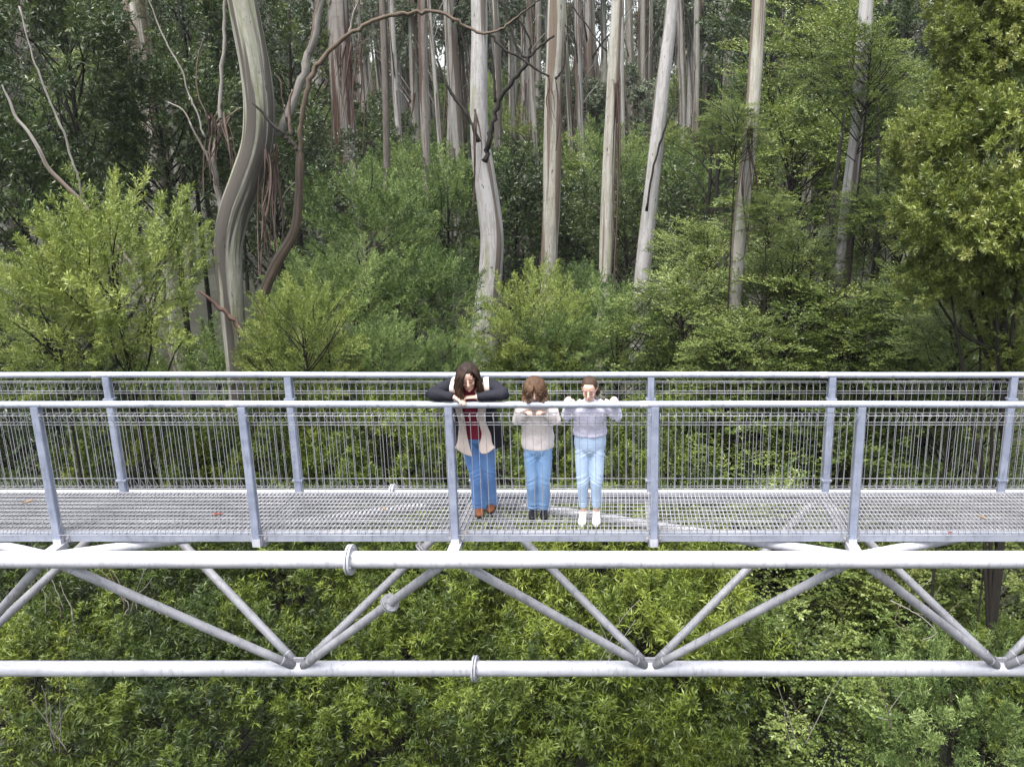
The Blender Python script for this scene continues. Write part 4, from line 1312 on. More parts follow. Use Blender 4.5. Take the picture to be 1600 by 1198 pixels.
class Soft(MB):
    """closed lofts that are welded into one smooth skin"""

    def loft(self, rings, n=18, side=(1, 0, 0), sub=3):
        """rings: (x, y, z, ra, rb): ra across along side, rb along the other axis"""
        C = catmull(rings, sub) if sub > 1 else np.array(rings, float)
        m = len(C)
        vs = []
        for i in range(m):
            t = unit(C[min(i + 1, m - 1)][:3] - C[max(i - 1, 0)][:3])
            a = np.asarray(side, float); a = unit(a - t * (a @ t))
            b = np.cross(t, a)
            for k in range(n):
                an = 2 * math.pi * k / n
                vs.append(C[i][:3] + a * math.cos(an) * max(C[i][3], 1e-3) + b * math.sin(an) * max(C[i][4], 1e-3))
        fc = [(i * n + k, i * n + (k + 1) % n, (i + 1) * n + (k + 1) % n, (i + 1) * n + k) for i in range(m - 1) for k in range(n)]
        fc.append(tuple(reversed(range(n)))); fc.append(tuple((m - 1) * n + k for k in range(n)))
        self.add(vs, fc)

    def ball(self, c, r, n=14):
        c = np.asarray(c, float); r = np.asarray(r if hasattr(r, "__len__") else (r, r, r), float)
        rings = []
        vs, fc = [], []
        m = n // 2 + 1
        for i in range(1, m):
            th = math.pi * i / m
            for k in range(n):
                ph = 2 * math.pi * k / n
                vs.append(c + r * np.array([math.sin(th) * math.cos(ph), math.sin(th) * math.sin(ph), math.cos(th)]))
        for i in range(m - 2):
            for k in range(n):
                fc.append((i * n + k, (i + 1) * n + k, (i + 1) * n + (k + 1) % n, i * n + (k + 1) % n))
        fc.append(tuple(range(n))); fc.append(tuple(reversed(range((m - 2) * n, (m - 1) * n))))
        self.add(vs, fc)

    def weld(self, name, mat, parent, voxel=0.007, smooth=4, folds=None):
        me0 = self.mesh("tmp", None)
        ob = bpy.data.objects.new("tmp", me0)
        COL.objects.link(ob)
        r = ob.modifiers.new("r", 'REMESH'); r.mode = 'VOXEL'; r.voxel_size = voxel; r.use_smooth_shade = True
        if smooth:
            s = ob.modifiers.new("s", 'SMOOTH'); s.iterations = smooth; s.factor = 0.5
        dg = bpy.context.evaluated_depsgraph_get()
        me = bpy.data.meshes.new_from_object(ob.evaluated_get(dg))
        bpy.data.objects.remove(ob)
        bpy.data.meshes.remove(me0)
        me.name = name
        n = len(me.vertices)
        co = np.empty(n * 3, np.float32); me.vertices.foreach_get("co", co); co = co.reshape(-1, 3)
        if folds:
            no = np.empty(n * 3, np.float32); me.vertices.foreach_get("normal", no); no = no.reshape(-1, 3)
            d = np.array([folds(p) for p in co])
            co = co + no * d[:, None]
            me.vertices.foreach_set("co", co.astype(np.float32).ravel())
        a = me.attributes.new("bark", 'FLOAT_VECTOR', 'POINT')
        a.data.foreach_set("vector", co.astype(np.float32).ravel())
        me.polygons.foreach_set("use_smooth", np.ones(len(me.polygons), bool))
        me.materials.clear(); me.materials.append(mat)
        me.update()
        return link(name, me, parent)


def fold_fn(seed, amp=0.007, fx=9, fz=14):
    def f(p):
        a = mnoise.noise(Vector((p[0] * fx + seed, p[1] * fx, p[2] * fz)))
        b = mnoise.noise(Vector((p[0] * fx * 2.4, p[1] * fx * 2.4 + seed, p[2] * fz * 2.0 + p[0] * 10)))
        return amp * (abs(a) * 1.4 - 0.4) + amp * 0.5 * b
    return f


def hand(s, wrist, fwd, back, k=1.0, curl=(0.35, 0.5, 0.4), thumb=1, spread=0.05, tcurl=0.3):
    """palm, four unequal bent fingers and a thumb; fwd = palm to fingers, back = back of the hand"""
    f, nb = unit(fwd), np.asarray(back, float)
    nb = unit(nb - f * (nb @ f))
    l = np.cross(f, nb) * thumb
    w = np.asarray(wrist, float)
    pl = 0.085 * k
    s.loft([(*(w - f * 0.02 * k), 0.026 * k, 0.019 * k), (*(w + f * 0.02 * k), 0.031 * k, 0.016 * k), (*(w + f * 0.055 * k), 0.039 * k, 0.015 * k), (*(w + f * pl), 0.038 * k, 0.012 * k), (*(w + f * (pl + 0.008 * k)), 0.033 * k, 0.008 * k)], 14, side=l)
    for i, (off, L) in enumerate(((0.030, 0.072), (0.010, 0.082), (-0.010, 0.076), (-0.029, 0.060))):
        p = w + f * (pl - 0.008 * k - 0.006 * k * abs(i - 1)) + l * off * k
        d = f + l * spread * (1.5 - i)
        pts = [(*p, 0.0092 * k)]
        an = 0.0
        for j, fr in enumerate((0.45, 0.31, 0.24)):
            an += curl[j] * (1 + 0.06 * (i - 1))
            dirv = unit(d) * math.cos(an) - nb * math.sin(an)
            p = p + dirv * L * k * fr
            pts.append((*p, (0.0088, 0.0082, 0.0068)[j] * k))
        s.loft([(q[0], q[1], q[2], q[3], q[3]) for q in pts] + [(*(p + dirv * 0.005 * k), 0.004 * k, 0.004 * k)], 10, side=l, sub=3)
    p = w + f * 0.022 * k + l * 0.026 * k
    d1 = unit(f * 0.75 + l * 0.75 - nb * tcurl)
    d2 = unit(f * 1.0 + l * 0.30 - nb * tcurl * 1.4)
    q1 = p + d1 * 0.034 * k; q2 = q1 + d2 * 0.030 * k; q3 = q2 + d2 * 0.020 * k
    s.loft([(*p, 0.013 * k, 0.012 * k), (*q1, 0.0105 * k, 0.0105 * k), (*q2, 0.0095 * k, 0.0095 * k), (*q3, 0.005 * k, 0.005 * k)], 10, side=nb)


def head_frame(c, pitch, yaw, roll=0.0):
    """columns: local x (right in the picture), local y (back), local z (up); face looks along -y"""
    R = Matrix.Rotation(math.radians(yaw), 3, 'Z') @ Matrix.Rotation(math.radians(pitch), 3, 'X') @ Matrix.Rotation(math.radians(roll), 3, 'Y')
    R = np.array(R)
    c = np.asarray(c, float)
    return lambda p, k=1.0: c + R @ (np.asarray(p, float) * k), R


SKULL = [(-0.116, 0.022, 0.020, -0.062), (-0.100, 0.040, 0.038, -0.048), (-0.070, 0.056, 0.066, -0.018), (-0.035, 0.066, 0.083, -0.002), (0.0, 0.071, 0.091, 0.004), (0.035, 0.074, 0.095, 0.006),
         (0.070, 0.069, 0.088, 0.008), (0.096, 0.052, 0.066, 0.010), (0.112, 0.028, 0.036, 0.010), (0.117, 0.008, 0.010, 0.010)]


def skull_r(z):
    zs = [q[0] for q in SKULL]
    return np.interp(z, zs, [q[1] for q in SKULL]), np.interp(z, zs, [q[2] for q in SKULL]), np.interp(z, zs, [q[3] for q in SKULL])


def add_head(s, HF, R, k):
    s.loft([(*HF((0, yo, z), k), rx * k, ry * k) for z, rx, ry, yo in SKULL], 22, side=R[:, 0], sub=2)
    # nose, brow ridge, cheeks, chin, ears
    s.loft([(*HF((0, -0.088, 0.022), k), 0.008 * k, 0.008 * k), (*HF((0, -0.100, -0.004), k), 0.011 * k, 0.011 * k), (*HF((0, -0.110, -0.026), k), 0.014 * k, 0.012 * k), (*HF((0, -0.096, -0.037), k), 0.013 * k, 0.007 * k)], 10, side=R[:, 0])
    for sx in (-1, 1):
        s.ball(HF((sx * 0.012, -0.094, -0.031), k), 0.009 * k, 8)
        s.ball(HF((sx * 0.030, -0.074, 0.026), k), 0.014 * k, 8)
        s.ball(HF((sx * 0.036, -0.064, -0.026), k), 0.021 * k, 10)
        s.ball(HF((sx * 0.030, -0.074, 0.004), k), 0.0125 * k, 8)
        s.loft([(*HF((sx * 0.068, 0.012, -0.03), k), 0.006 * k, 0.010 * k), (*HF((sx * 0.077, 0.018, 0.0), k), 0.007 * k, 0.016 * k), (*HF((sx * 0.076, 0.022, 0.022), k), 0.005 * k, 0.012 * k)], 8, side=R[:, 0])
    s.ball(HF((0, -0.086, -0.064), k), (0.020 * k, 0.012 * k, 0.012 * k), 10)
    s.ball(HF((0, -0.074, -0.100), k), 0.017 * k, 10)


def face_parts(HF, R, k, body):
    """lips, lowered eyelids with lashes, and brows, laid on the head"""
    m = Soft(); m.loft([(*HF((-0.021, -0.089, -0.064), k), 0.002 * k, 0.002 * k), (*HF((-0.010, -0.098, -0.061), k), 0.005 * k, 0.0045 * k), (*HF((0, -0.100, -0.062), k), 0.006 * k, 0.005 * k), (*HF((0.010, -0.098, -0.061), k), 0.005 * k, 0.0045 * k), (*HF((0.021, -0.089, -0.064), k), 0.002 * k, 0.002 * k)], 8, side=R[:, 2])
    m.build("lips", LIP, body)
    for sx in (-1, 1):
        m = Soft(); m.loft([(*HF((sx * (0.030 + 0.015 * q), -0.0865 + 0.006 * q * q + (0.006 if q * sx > 0 else 0), -0.002 - 0.003 * (1 - q * q)), k), 0.0020 * k, 0.0022 * k) for q in (-1, -0.5, 0, 0.5, 1)], 6, side=R[:, 2])
        m.build("eyelash", LASH, body)
        m = Soft(); m.loft([(*HF((sx * (0.032 + 0.017 * q), -0.0905 + 0.009 * max(0, q) ** 2 + 0.001, 0.031 + 0.003 * (1 - q * q)), k), 0.0034 * k, 0.0026 * k) for q in (-1, -0.5, 0, 0.5, 1)], 6, side=R[:, 2])
        m.build("eyebrow", LASH, body)


def lock(m, HF, k, pts, w, th, rg, wave=0.0, n=7):
    C = catmull([np.array(p, float) for p in pts], 5)
    ph = rg.uniform(0, 6)
    out = []
    for i, p in enumerate(C):
        f = i / (len(C) - 1)
        q = p + wave * np.array([math.sin(f * 13 + ph), math.cos(f * 11 + ph * 2), 0]) * f
        out.append(HF(q, k))
    rad = [w * k * (0.55 + 0.9 * math.sin(math.pi * min(1, 0.15 + 0.62 * i / (len(C) - 1)))) * (1.0 if i < len(C) - 1 else 0.35) for i in range(len(C))]
    m.tube(out, rad, n, bump=lambda a, L, r: r * (0.55 + 0.45 * abs(math.cos(a))))


def scalp(m, HF, R, k, grow=1.0, back=0.0):
    """the hair that lies against the skull, under the locks"""
    s = Soft()
    c = np.array([0, 0.014 + back, 0.042]); r = np.array([0.080, 0.097, 0.088]) * grow
    n, q = 22, 10
    vs, at_ = [], []
    for i in range(1, q):
        th = math.pi * i / q
        for j in range(n):
            ph = 2 * math.pi * j / n
            v = HF(c + r * np.array([math.sin(th) * math.cos(ph), math.sin(th) * math.sin(ph), math.cos(th)]), k)
            vs.append(v); at_.append((math.cos(ph) * 0.05, math.sin(ph) * 0.05, th * 0.03))
    fc = [(i * n + j, (i + 1) * n + j, (i + 1) * n + (j + 1) % n, i * n + (j + 1) % n) for i in range(q - 2) for j in range(n)]
    fc.append(tuple(range(n)))
    m.add(vs, fc, at_)


def skull_pt(az, z, off):
    """point on the skull at azimuth az (0 = face, pi = back) and height z, pushed out by off"""
    rx, ry, yo = skull_r(z)
    x, y = math.sin(az) * (rx + off), yo - math.cos(az) * (ry + off)
    return np.array([x, y, z])


def make_person(name, label, group, J, k, build):
    p = empty(name, (J["pelvis"][0], J["pelvis"][1], 0.0015))
    tag(p, label, "person", group)
    org = np.array([J["pelvis"][0], J["pelvis"][1], 0.0015])
    for q in list(J):
        if isinstance(J[q], tuple) and len(J[q]) == 3 and q != "rot":
            J[q] = np.array(J[q]) - org
    HF, R = head_frame(J["head"], *J["rot"])
    b = Soft()
    add_head(b, HF, R, k)
    nb, hc = J["neck"], J["head"]
    b.loft([(*(nb + (J["chest"] - nb) * 0.25), 0.075 * k, 0.055 * k), (*nb, 0.055 * k, 0.052 * k), (*HF((0, 0.018, -0.085), k), 0.050 * k, 0.052 * k), (*HF((0, 0.012, -0.03), k), 0.05 * k, 0.055 * k)], 16)
    t = J["torso"]
    b.loft([(*J["pelvis"] - V3(0, 0, 0.06), t * 0.155, t * 0.10), (*J["pelvis"], t * 0.165, t * 0.115), (*J["waist"], t * 0.13, t * 0.095), (*J["chest"], t * 0.155, t * 0.105), (*((J["chest"] + nb) / 2), t * 0.15, t * 0.085), (*nb, t * 0.06, t * 0.05)], 20)
    for sd in ("l", "r"):
        S_, E_, W_ = J["sh" + sd], J["el" + sd], J["wr" + sd]
        b.loft([(*(S_ * 0.8 + J["chest"] * 0.2), 0.05 * k, 0.05 * k), (*S_, 0.047 * k, 0.047 * k), (*((S_ + E_) / 2), 0.040 * k, 0.040 * k), (*E_, 0.035 * k, 0.035 * k), (*(E_ * 0.65 + W_ * 0.35), 0.035 * k, 0.033 * k), (*W_, 0.024 * k, 0.020 * k)], 12, sub=3)
        fw, bk, cu, th, tc = J["hand" + sd]
        hand(b, W_, fw, bk, k * (0.98 if k > 0.95 else 0.84), cu, th, J.get("spread", 0.06), tc)
        H_, K_, A_ = J["hip" + sd], J["kn" + sd], J["an" + sd]
        b.loft([(*(H_ + V3(0, 0, 0.04)), 0.07 * t, 0.075 * t), (*((H_ * 2 + K_) / 3), 0.068 * t, 0.072 * t), (*K_, 0.048 * t, 0.05 * t), (*((K_ * 2 + A_) / 3), 0.046 * t, 0.05 * t), (*A_, 0.030 * t, 0.034 * t), (*(A_ - V3(0, 0, 0.03)), 0.032 * t, 0.036 * t)], 14)
        fd = J["ft" + sd]
        b.loft([(*(A_ - V3(0, 0, 0.035) + -fd * 0.04), 0.024 * k, 0.03 * k), (*(A_ - V3(0, 0, 0.035) + fd * 0.05), 0.03 * k, 0.026 * k), (*(A_ - V3(0, 0, 0.045) + fd * 0.12), 0.035 * k, 0.016 * k), (*(A_ - V3(0, 0, 0.048) + fd * 0.16), 0.02 * k, 0.01 * k)], 12, side=(1, 0, 0))
    body = b.weld("body", SKIN, p, 0.0055, 3)
    face_parts(HF, R, k, body)
    build(p, J, HF, R, k)
    return p


def jeans(p, J, mat, w, hem_z, flare, top, seed, t, knee=1.0):
    s = Soft()
    pv, ws = J["pelvis"], J["waist"]
    s.loft([(*(pv * (1 - top) + ws * top), t * 0.165, t * 0.115), (*pv, t * 0.178, t * 0.125), (*(pv - V3(0, 0, 0.06)), t * 0.155, t * 0.105), (*(pv - V3(0, 0, 0.11)), t * 0.09, t * 0.06)], 22)
    for sd in ("l", "r"):
        H_, K_, A_ = J["hip" + sd], J["kn" + sd], J["an" + sd]
        hem = A_.copy(); hem[2] = hem_z
        s.loft([(*(H_ + V3(0, 0, 0.05)), 0.080 * w, 0.09 * w), (*((H_ * 2 + K_) / 3), 0.080 * w, 0.088 * w), (*K_, 0.068 * w * knee, 0.07 * w * knee), (*((K_ + hem) / 2), 0.064 * w * (1 + flare * 0.5) * knee, 0.068 * w * (1 + flare * 0.5)), (*hem, 0.060 * w * (1 + flare), 0.066 * w * (1 + flare))], 18)
    hz, kz = J["hipl"][2], J["knl"][2]

    def f(q):
        # creases pulled slantwise at hip and knee, stacked rings above the hem
        sgn = 1 if q[0] > pv[0] else -1
        c1 = mnoise.noise(Vector((q[0] * 5 + seed, q[1] * 5, q[2] * 42 + sgn * q[0] * 26)))
        c2 = mnoise.noise(Vector((q[0] * 6, q[1] * 6 + seed, q[2] * 60)))
        lo = mnoise.noise(Vector((q[0] * 11 + seed, q[1] * 11, q[2] * 5)))
        near = math.exp(-((q[2] - kz) / 0.07) ** 2) + 0.9 * math.exp(-((q[2] - hz + 0.05) / 0.06) ** 2)
        hem = math.exp(-((q[2] - hem_z - 0.04) / 0.05) ** 2)
        return 0.004 * lo + 0.007 * near * c1 + 0.006 * hem * c2
    return s.weld("jeans", mat, p, 0.007, 2, f)


def shoe_pair(p, J, mat, sole, h, k, name):
    for sd in ("l", "r"):
        A_, fd = J["an" + sd], J["ft" + sd]
        g = A_.copy(); g[2] = 0
        s = Soft()
        s.loft([(*(g - fd * 0.055 * k + V3(0, 0, 0.03)), 0.022 * k, 0.026 * k), (*(g - fd * 0.02 * k + V3(0, 0, 0.042)), 0.034 * k, 0.036 * k), (*(g + fd * 0.05 * k + V3(0, 0, 0.042)), 0.036 * k, 0.036 * k), (*(g + fd * 0.12 * k + V3(0, 0, 0.030)), 0.041 * k, 0.026 * k), (*(g + fd * 0.165 * k + V3(0, 0, 0.026)), 0.034 * k, 0.020 * k), (*(g + fd * 0.185 * k + V3(0, 0, 0.024)), 0.014 * k, 0.012 * k)], 16)
        s.loft([(*(g + V3(0, 0, 0.03)), 0.036 * k, 0.042 * k), (*(g + V3(0, 0, h)), 0.038 * k, 0.044 * k), (*(g + V3(0, 0, h + 0.008)), 0.036 * k, 0.042 * k)], 14)
        o = s.weld(name, mat, p, 0.006, 3)
        m = MB()
        n = 20; vs = []
        for z in (0.002, 0.016):
            for q in range(n):
                a = 2 * math.pi * q / n
                along = 0.065 * k + math.cos(a) * 0.125 * k
                wd = (0.036 + 0.008 * math.cos(a)) * k * math.sin(a)
                pt = g + fd * along + np.cross(fd, V3(0, 0, 1)) * wd
                vs.append((pt[0], pt[1], z))
        m.add(vs, [(q, (q + 1) % n, n + (q + 1) % n, n + q) for q in range(n)] + [tuple(reversed(range(n))), tuple(range(n, 2 * n))], smooth=False)
        m.build("sole", sole, o)


def sweater(p, J, mat, t, hem_drop, w, seed, cuff=0.9, fold=0.010, collar=True, k=1.0, name="sweater"):
    s = Soft()
    pv, ws, ch, nb = J["pelvis"], J["waist"], J["chest"], J["neck"]
    hem = pv + (ws - pv) * hem_drop
    s.loft([(*hem, t * 0.172 * w, t * 0.122 * w), (*(hem + V3(0, 0, 0.03)), t * 0.180 * w, t * 0.130 * w), (*ws, t * 0.172 * w, t * 0.125 * w), (*ch, t * 0.178 * w, t * 0.128 * w), (*((ch + nb) / 2 + V3(0, 0, 0.01)), t * 0.172 * w, t * 0.108 * w), (*(nb + V3(0, 0.01, -0.02)), t * 0.085, t * 0.075), (*(nb + V3(0, 0, 0.012)), t * 0.062, t * 0.062)], 24)
    for sd in ("l", "r"):
        S_, E_, W_ = J["sh" + sd], J["el" + sd], J["wr" + sd]
        c = E_ + (W_ - E_) * cuff
        s.loft([(*(S_ * 0.75 + ch * 0.25 + V3(0, 0, 0.01)), 0.066 * k * w, 0.066 * k * w), (*S_, 0.064 * k * w, 0.064 * k * w), (*((S_ + E_) / 2), 0.060 * k * w, 0.060 * k * w), (*E_, 0.056 * k * w, 0.056 * k * w), (*(E_ * 0.5 + c * 0.5), 0.050 * k * w, 0.050 * k * w), (*(E_ * 0.15 + c * 0.85), 0.045 * k * w, 0.043 * k * w), (*c, 0.036 * k * w, 0.034 * k * w)], 16)
    return s.weld(name, mat, p, 0.0075, 3, fold_fn(seed, fold, 8, 9))


def strip_panel(p, name, mat, rows, thick=0.006, seed=1):
    """cloth panel given as rows of points across; a closed sheet with thickness"""
    A = np.array([catmull(r, 4) for r in rows])
    A = np.stack([catmull(A[:, j], 5) for j in range(A.shape[1])], axis=1)
    nr, nc = A.shape[:2]
    du = np.gradient(A, axis=1); dv = np.gradient(A, axis=0)
    N = nrm(np.cross(du, dv))
    for i in range(nr):
        for j in range(nc):
            A[i, j] += N[i, j] * 0.006 * mnoise.noise(Vector((A[i, j][0] * 14 + seed, A[i, j][1] * 14, A[i, j][2] * 8)))
    top, bot = A + N * thick / 2, A - N * thick / 2
    vs = list(top.reshape(-1, 3)) + list(bot.reshape(-1, 3))
    q = nr * nc
    fc = []
    for i in range(nr - 1):
        for j in range(nc - 1):
            a = i * nc + j
            fc.append((a, a + 1, a + nc + 1, a + nc)); fc.append((q + a + nc, q + a + nc + 1, q + a + 1, q + a))
    rim = [i for i in range(nc)] + [i * nc + nc - 1 for i in range(1, nr)] + [(nr - 1) * nc + j for j in range(nc - 2, -1, -1)] + [i * nc for i in range(nr - 2, 0, -1)]
    for i in range(len(rim)):
        a, b = rim[i], rim[(i + 1) % len(rim)]
        fc.append((b, a, q + a, q + b))
    m = MB(); m.add(vs, fc, [tuple(v) for v in vs])
    return m.build(name, mat, p)


# ------------------------- the woman
def build_a(p, J, HF, R, k):
    jeans(p, J, M_DENIM_A, 1.10, 0.045, 0.10, 0.55, 3.0, 1.0, 0.88)
    shoe_pair(p, J, M_BOOT, M_BBOOT, 0.10, 1.0, "boot")
    pv, ws, ch, nb = J["pelvis"], J["waist"], J["chest"], J["neck"]
    s = Soft()
    s.loft([(*(pv + V3(0, -0.01, -0.01)), 0.165, 0.126), (*(pv * 0.4 + ws * 0.6), 0.158, 0.122), (*ws, 0.15, 0.120), (*ch, 0.160, 0.130), (*((ch + nb) / 2), 0.13, 0.10), (*(nb + V3(0, -0.005, 0.01)), 0.064, 0.06), (*(nb + V3(0, -0.02, 0.045)), 0.057, 0.056)], 24)
    s.weld("top", M_RED, p, 0.0075, 3, fold_fn(5, 0.006))
    # cardigan: sleeves and a back that wraps round to the sides
    for sd in ("l", "r"):
        s = Soft()
        S_, E_, W_ = J["sh" + sd], J["el" + sd], J["wr" + sd]
        c = E_ + (W_ - E_) * 0.93
        s.loft([(*(S_ * 0.7 + ch * 0.3 + V3(0, 0.03, 0.02)), 0.075, 0.075), (*S_, 0.068, 0.068), (*((S_ + E_) / 2), 0.060, 0.060), (*E_, 0.052, 0.052), (*(E_ * 0.6 + c * 0.4), 0.052, 0.050), (*(E_ * 0.2 + c * 0.8), 0.044, 0.042), (*c, 0.038, 0.036)], 16)
        s.weld("sleeve", M_BLACK, p, 0.0075, 3, fold_fn(8, 0.007, 9, 9))
    rows = []
    for (c, rx, ry, opening) in ((nb + V3(0, 0.02, 0.0), 0.11, 0.085, 0.62), ((ch + nb) / 2 + V3(0, 0.01, 0.01), 0.195, 0.125, 0.60), (ch, 0.205, 0.150, 0.55), (ws, 0.200, 0.150, 0.52), (pv * 0.6 + ws * 0.4, 0.222, 0.160, 0.50), (pv + V3(0, 0, -0.03), 0.235, 0.172, 0.50), (pv + V3(0, 0, -0.11), 0.240, 0.178, 0.50)):
        row = []
        for a in np.linspace(-math.pi + opening, math.pi - opening, 11):
            row.append(c + np.array([math.sin(a) * rx, math.cos(a) * ry, 0]))
        rows.append(row)
    strip_panel(p, "cardigan_back", M_BLACK, rows, 0.008, 2)
    for sx in (-1, 1):
        f = lambda x, y, z: np.array([sx * (x - 0.018), y, z])
        n0 = nb - np.array([0, 0, 0])
        rows = [[nb + f(0.055, 0.055, 0.03), nb + f(0.10, 0.045, 0.025), nb + f(0.135, 0.03, 0.012)],
                [nb + f(0.070, -0.035, -0.045), nb + f(0.115, -0.04, -0.035), nb + f(0.150, -0.03, -0.02)],
                [ch + f(0.085, -0.150, 0.02), ch + f(0.120, -0.148, 0.02), ch + f(0.158, -0.128, 0.02)],
                [ws + f(0.078, -0.150, 0.0), ws + f(0.112, -0.150, 0.0), ws + f(0.140, -0.138, 0.0)],
                [pv + f(0.085, -0.165, 0.05), pv + f(0.125, -0.168, 0.04), pv + f(0.165, -0.150, 0.03)],
                [pv + f(0.055 if sx < 0 else 0.06, -0.185, -0.10), pv + f(0.115, -0.19, -0.085), pv + f(0.185, -0.165, -0.06)],
                [pv + f(0.040 if sx < 0 else 0.075, -0.19, -0.165 if sx < 0 else -0.13), pv + f(0.12, -0.195, -0.13), pv + f(0.205, -0.17, -0.08)]]
        strip_panel(p, "lapel", M_BEIGE, rows, 0.008, 4 + sx)
        rows = [[J["sh" + ("l" if sx < 0 else "r")] * 0.62 + nb * 0.38 + V3(0, 0.05, 0.062), J["sh" + ("l" if sx < 0 else "r")] * 0.85 + nb * 0.15 + V3(0, 0.04, 0.068)],
                [J["sh" + ("l" if sx < 0 else "r")] * 0.64 + nb * 0.36 + V3(0, -0.01, 0.066), J["sh" + ("l" if sx < 0 else "r")] * 0.88 + nb * 0.12 + V3(0, -0.015, 0.068)],
                [J["sh" + ("l" if sx < 0 else "r")] * 0.72 + nb * 0.28 + V3(0, -0.085, -0.01), J["sh" + ("l" if sx < 0 else "r")] * 0.95 + nb * 0.05 + V3(0, -0.085, -0.005)],
                [ch + f(0.150, -0.115, 0.05), ch + f(0.185, -0.10, 0.05)]]
        strip_panel(p, "shoulder_band", M_BEIGE, rows, 0.008, 9 + sx)
    rg = random.Random(4)
    m = MB()
    scalp(m, HF, R, k, 1.03)
    for i in range(230):
        side = -1 if i % 2 else 1
        az = side * rg.uniform(0.34 if side < 0 else 0.85, math.pi)
        a0 = abs(az)
        # start at the parting, run over the skull, then hang
        st = np.array([0.012 + side * 0.004, -0.055 + 0.12 * (a0 / math.pi) + rg.uniform(-0.015, 0.015), 0.0])
        zst = 0.108 - 1.6 * (st[1] - 0.01) ** 2
        st[2] = zst + 0.010
        m1 = skull_pt(az, 0.065, 0.014 + rg.uniform(0, 0.006))
        m2 = skull_pt(az, 0.0, 0.020 + rg.uniform(0, 0.010))
        m3 = skull_pt(az, -0.055, 0.028 + rg.uniform(0, 0.012))
        if a0 < 1.15:
            m2[0] += side * 0.026; m3[0] += side * 0.032; m1[0] += side * 0.008
        e = m3 + np.array([side * rg.uniform(-0.012, 0.012), rg.uniform(-0.02, 0.01), -rg.uniform(0.06, 0.10)])
        # hang with gravity although the head is bowed
        e[1] -= 0.03; m3[1] -= 0.012
        lock(m, HF, k, [st, m1, m2, m3, e], rg.uniform(0.005, 0.009), 0, rg, 0.008, 5)
    m.build("hair", H_A, p)


J_A = dict(pelvis=(-1.62, 0.34, 0.84), waist=(-1.63, 0.30, 1.00), chest=(-1.632, 0.22, 1.20), neck=(-1.635, 0.12, 1.355), head=(-1.628, 0.035, 1.455), rot=(24, 10, -4), torso=1.0,
           shl=(-1.815, 0.17, 1.335), shr=(-1.445, 0.17, 1.335), ell=(-1.955, 0.02, 1.302), elr=(-1.315, 0.02, 1.302), wrl=(-1.735, -0.015, 1.285), wrr=(-1.565, -0.005, 1.283),
           handl=((0.78, -0.42, -0.28), (0.2, -0.15, 1.0), (0.30, 0.40, 0.3), -1, 0.3), handr=((-1.0, 0.08, -0.02), (0, -0.15, 1.0), (0.12, 0.25, 0.2), 1, 0.2),
           hipl=(-1.705, 0.35, 0.80), hipr=(-1.535, 0.35, 0.80), knl=(-1.648, 0.33, 0.45), knr=(-1.553, 0.40, 0.45), anl=(-1.655, 0.50, 0.075), anr=(-1.565, 0.60, 0.075),
           ftl=None, ftr=None, spread=0.10)
J_A["ftl"] = unit(V3(0.12, -1, 0)); J_A["ftr"] = unit(V3(0.10, -1, 0))
make_person("person", "woman in black cardigan with beige lapels leaning her folded arms on the rail", "people looking down from the walkway", J_A, 0.95, build_a)


# ------------------------- the child in cream
def build_b(p, J, HF, R, k):
    jeans(p, J, M_DENIM_B, 0.86, 0.075, 0.10, 0.5, 12.0, 0.80)
    shoe_pair(p, J, M_BBOOT, M_BBOOT, 0.13, 0.92, "boot")
    sweater(p, J, M_CREAM, 0.82, -0.10, 1.02, 21, 0.96, 0.006, k=0.82)
    rg = random.Random(9)
    m = MB()
    scalp(m, HF, R, k, 1.06)
    for i in range(240):
        side = -1 if i % 2 else 1
        az = side * rg.uniform(0.25, math.pi)
        a0 = abs(az)
        st = np.array([0.006 * side, -0.04 + 0.10 * (a0 / math.pi) + rg.uniform(-0.02, 0.02), 0.0])
        st[2] = 0.120 - 1.6 * (st[1] - 0.01) ** 2
        off = 0.014 + rg.uniform(0, 0.012)
        m1 = skull_pt(az, 0.070, off)
        m2 = skull_pt(az, 0.015, off + 0.010)
        if a0 < 0.55:
            e = skull_pt(az, 0.028 + rg.uniform(-0.02, 0.01), off + 0.004); e[0] += side * 0.03
            pts = [st, m1, (m1 + e) / 2, e]
        else:
            m3 = skull_pt(az, -0.045, off + 0.026)
            e = m3 + np.array([side * rg.uniform(0.0, 0.02), -0.02 + rg.uniform(-0.015, 0.015), -(rg.uniform(0.03, 0.06) if a0 > 1.1 else 0.012)])
            pts = [st, m1, m2, m3, e]
        lock(m, HF, k, pts, rg.uniform(0.005, 0.009), 0, rg, 0.015, 5)
    m.build("hair", H_B, p)


J_B = dict(pelvis=(-1.06, 0.27, 0.74), waist=(-1.058, 0.25, 0.90), chest=(-1.055, 0.18, 1.06), neck=(-1.052, 0.11, 1.21), head=(-1.052, 0.045, 1.338), rot=(30, 3, 0), torso=0.80,
           shl=(-1.175, 0.13, 1.165), shr=(-0.93, 0.13, 1.165), ell=(-1.225, 0.13, 1.02), elr=(-0.875, 0.13, 1.02), wrl=(-1.145, 0.035, 1.135), wrr=(-0.965, 0.035, 1.135),
           handl=((0.55, -0.55, 0.25), (-0.1, -0.3, 1.0), (0.75, 0.75, 0.5), -1, 0.5), handr=((-0.55, -0.55, 0.25), (0.1, -0.3, 1.0), (0.75, 0.75, 0.5), 1, 0.5),
           hipl=(-1.125, 0.27, 0.70), hipr=(-0.995, 0.27, 0.70), knl=(-1.125, 0.30, 0.39), knr=(-1.012, 0.30, 0.39), anl=(-1.135, 0.42, 0.075), anr=(-1.035, 0.42, 0.075))
J_B["ftl"] = unit(V3(0.03, -1, 0)); J_B["ftr"] = unit(V3(0.10, -1, 0))
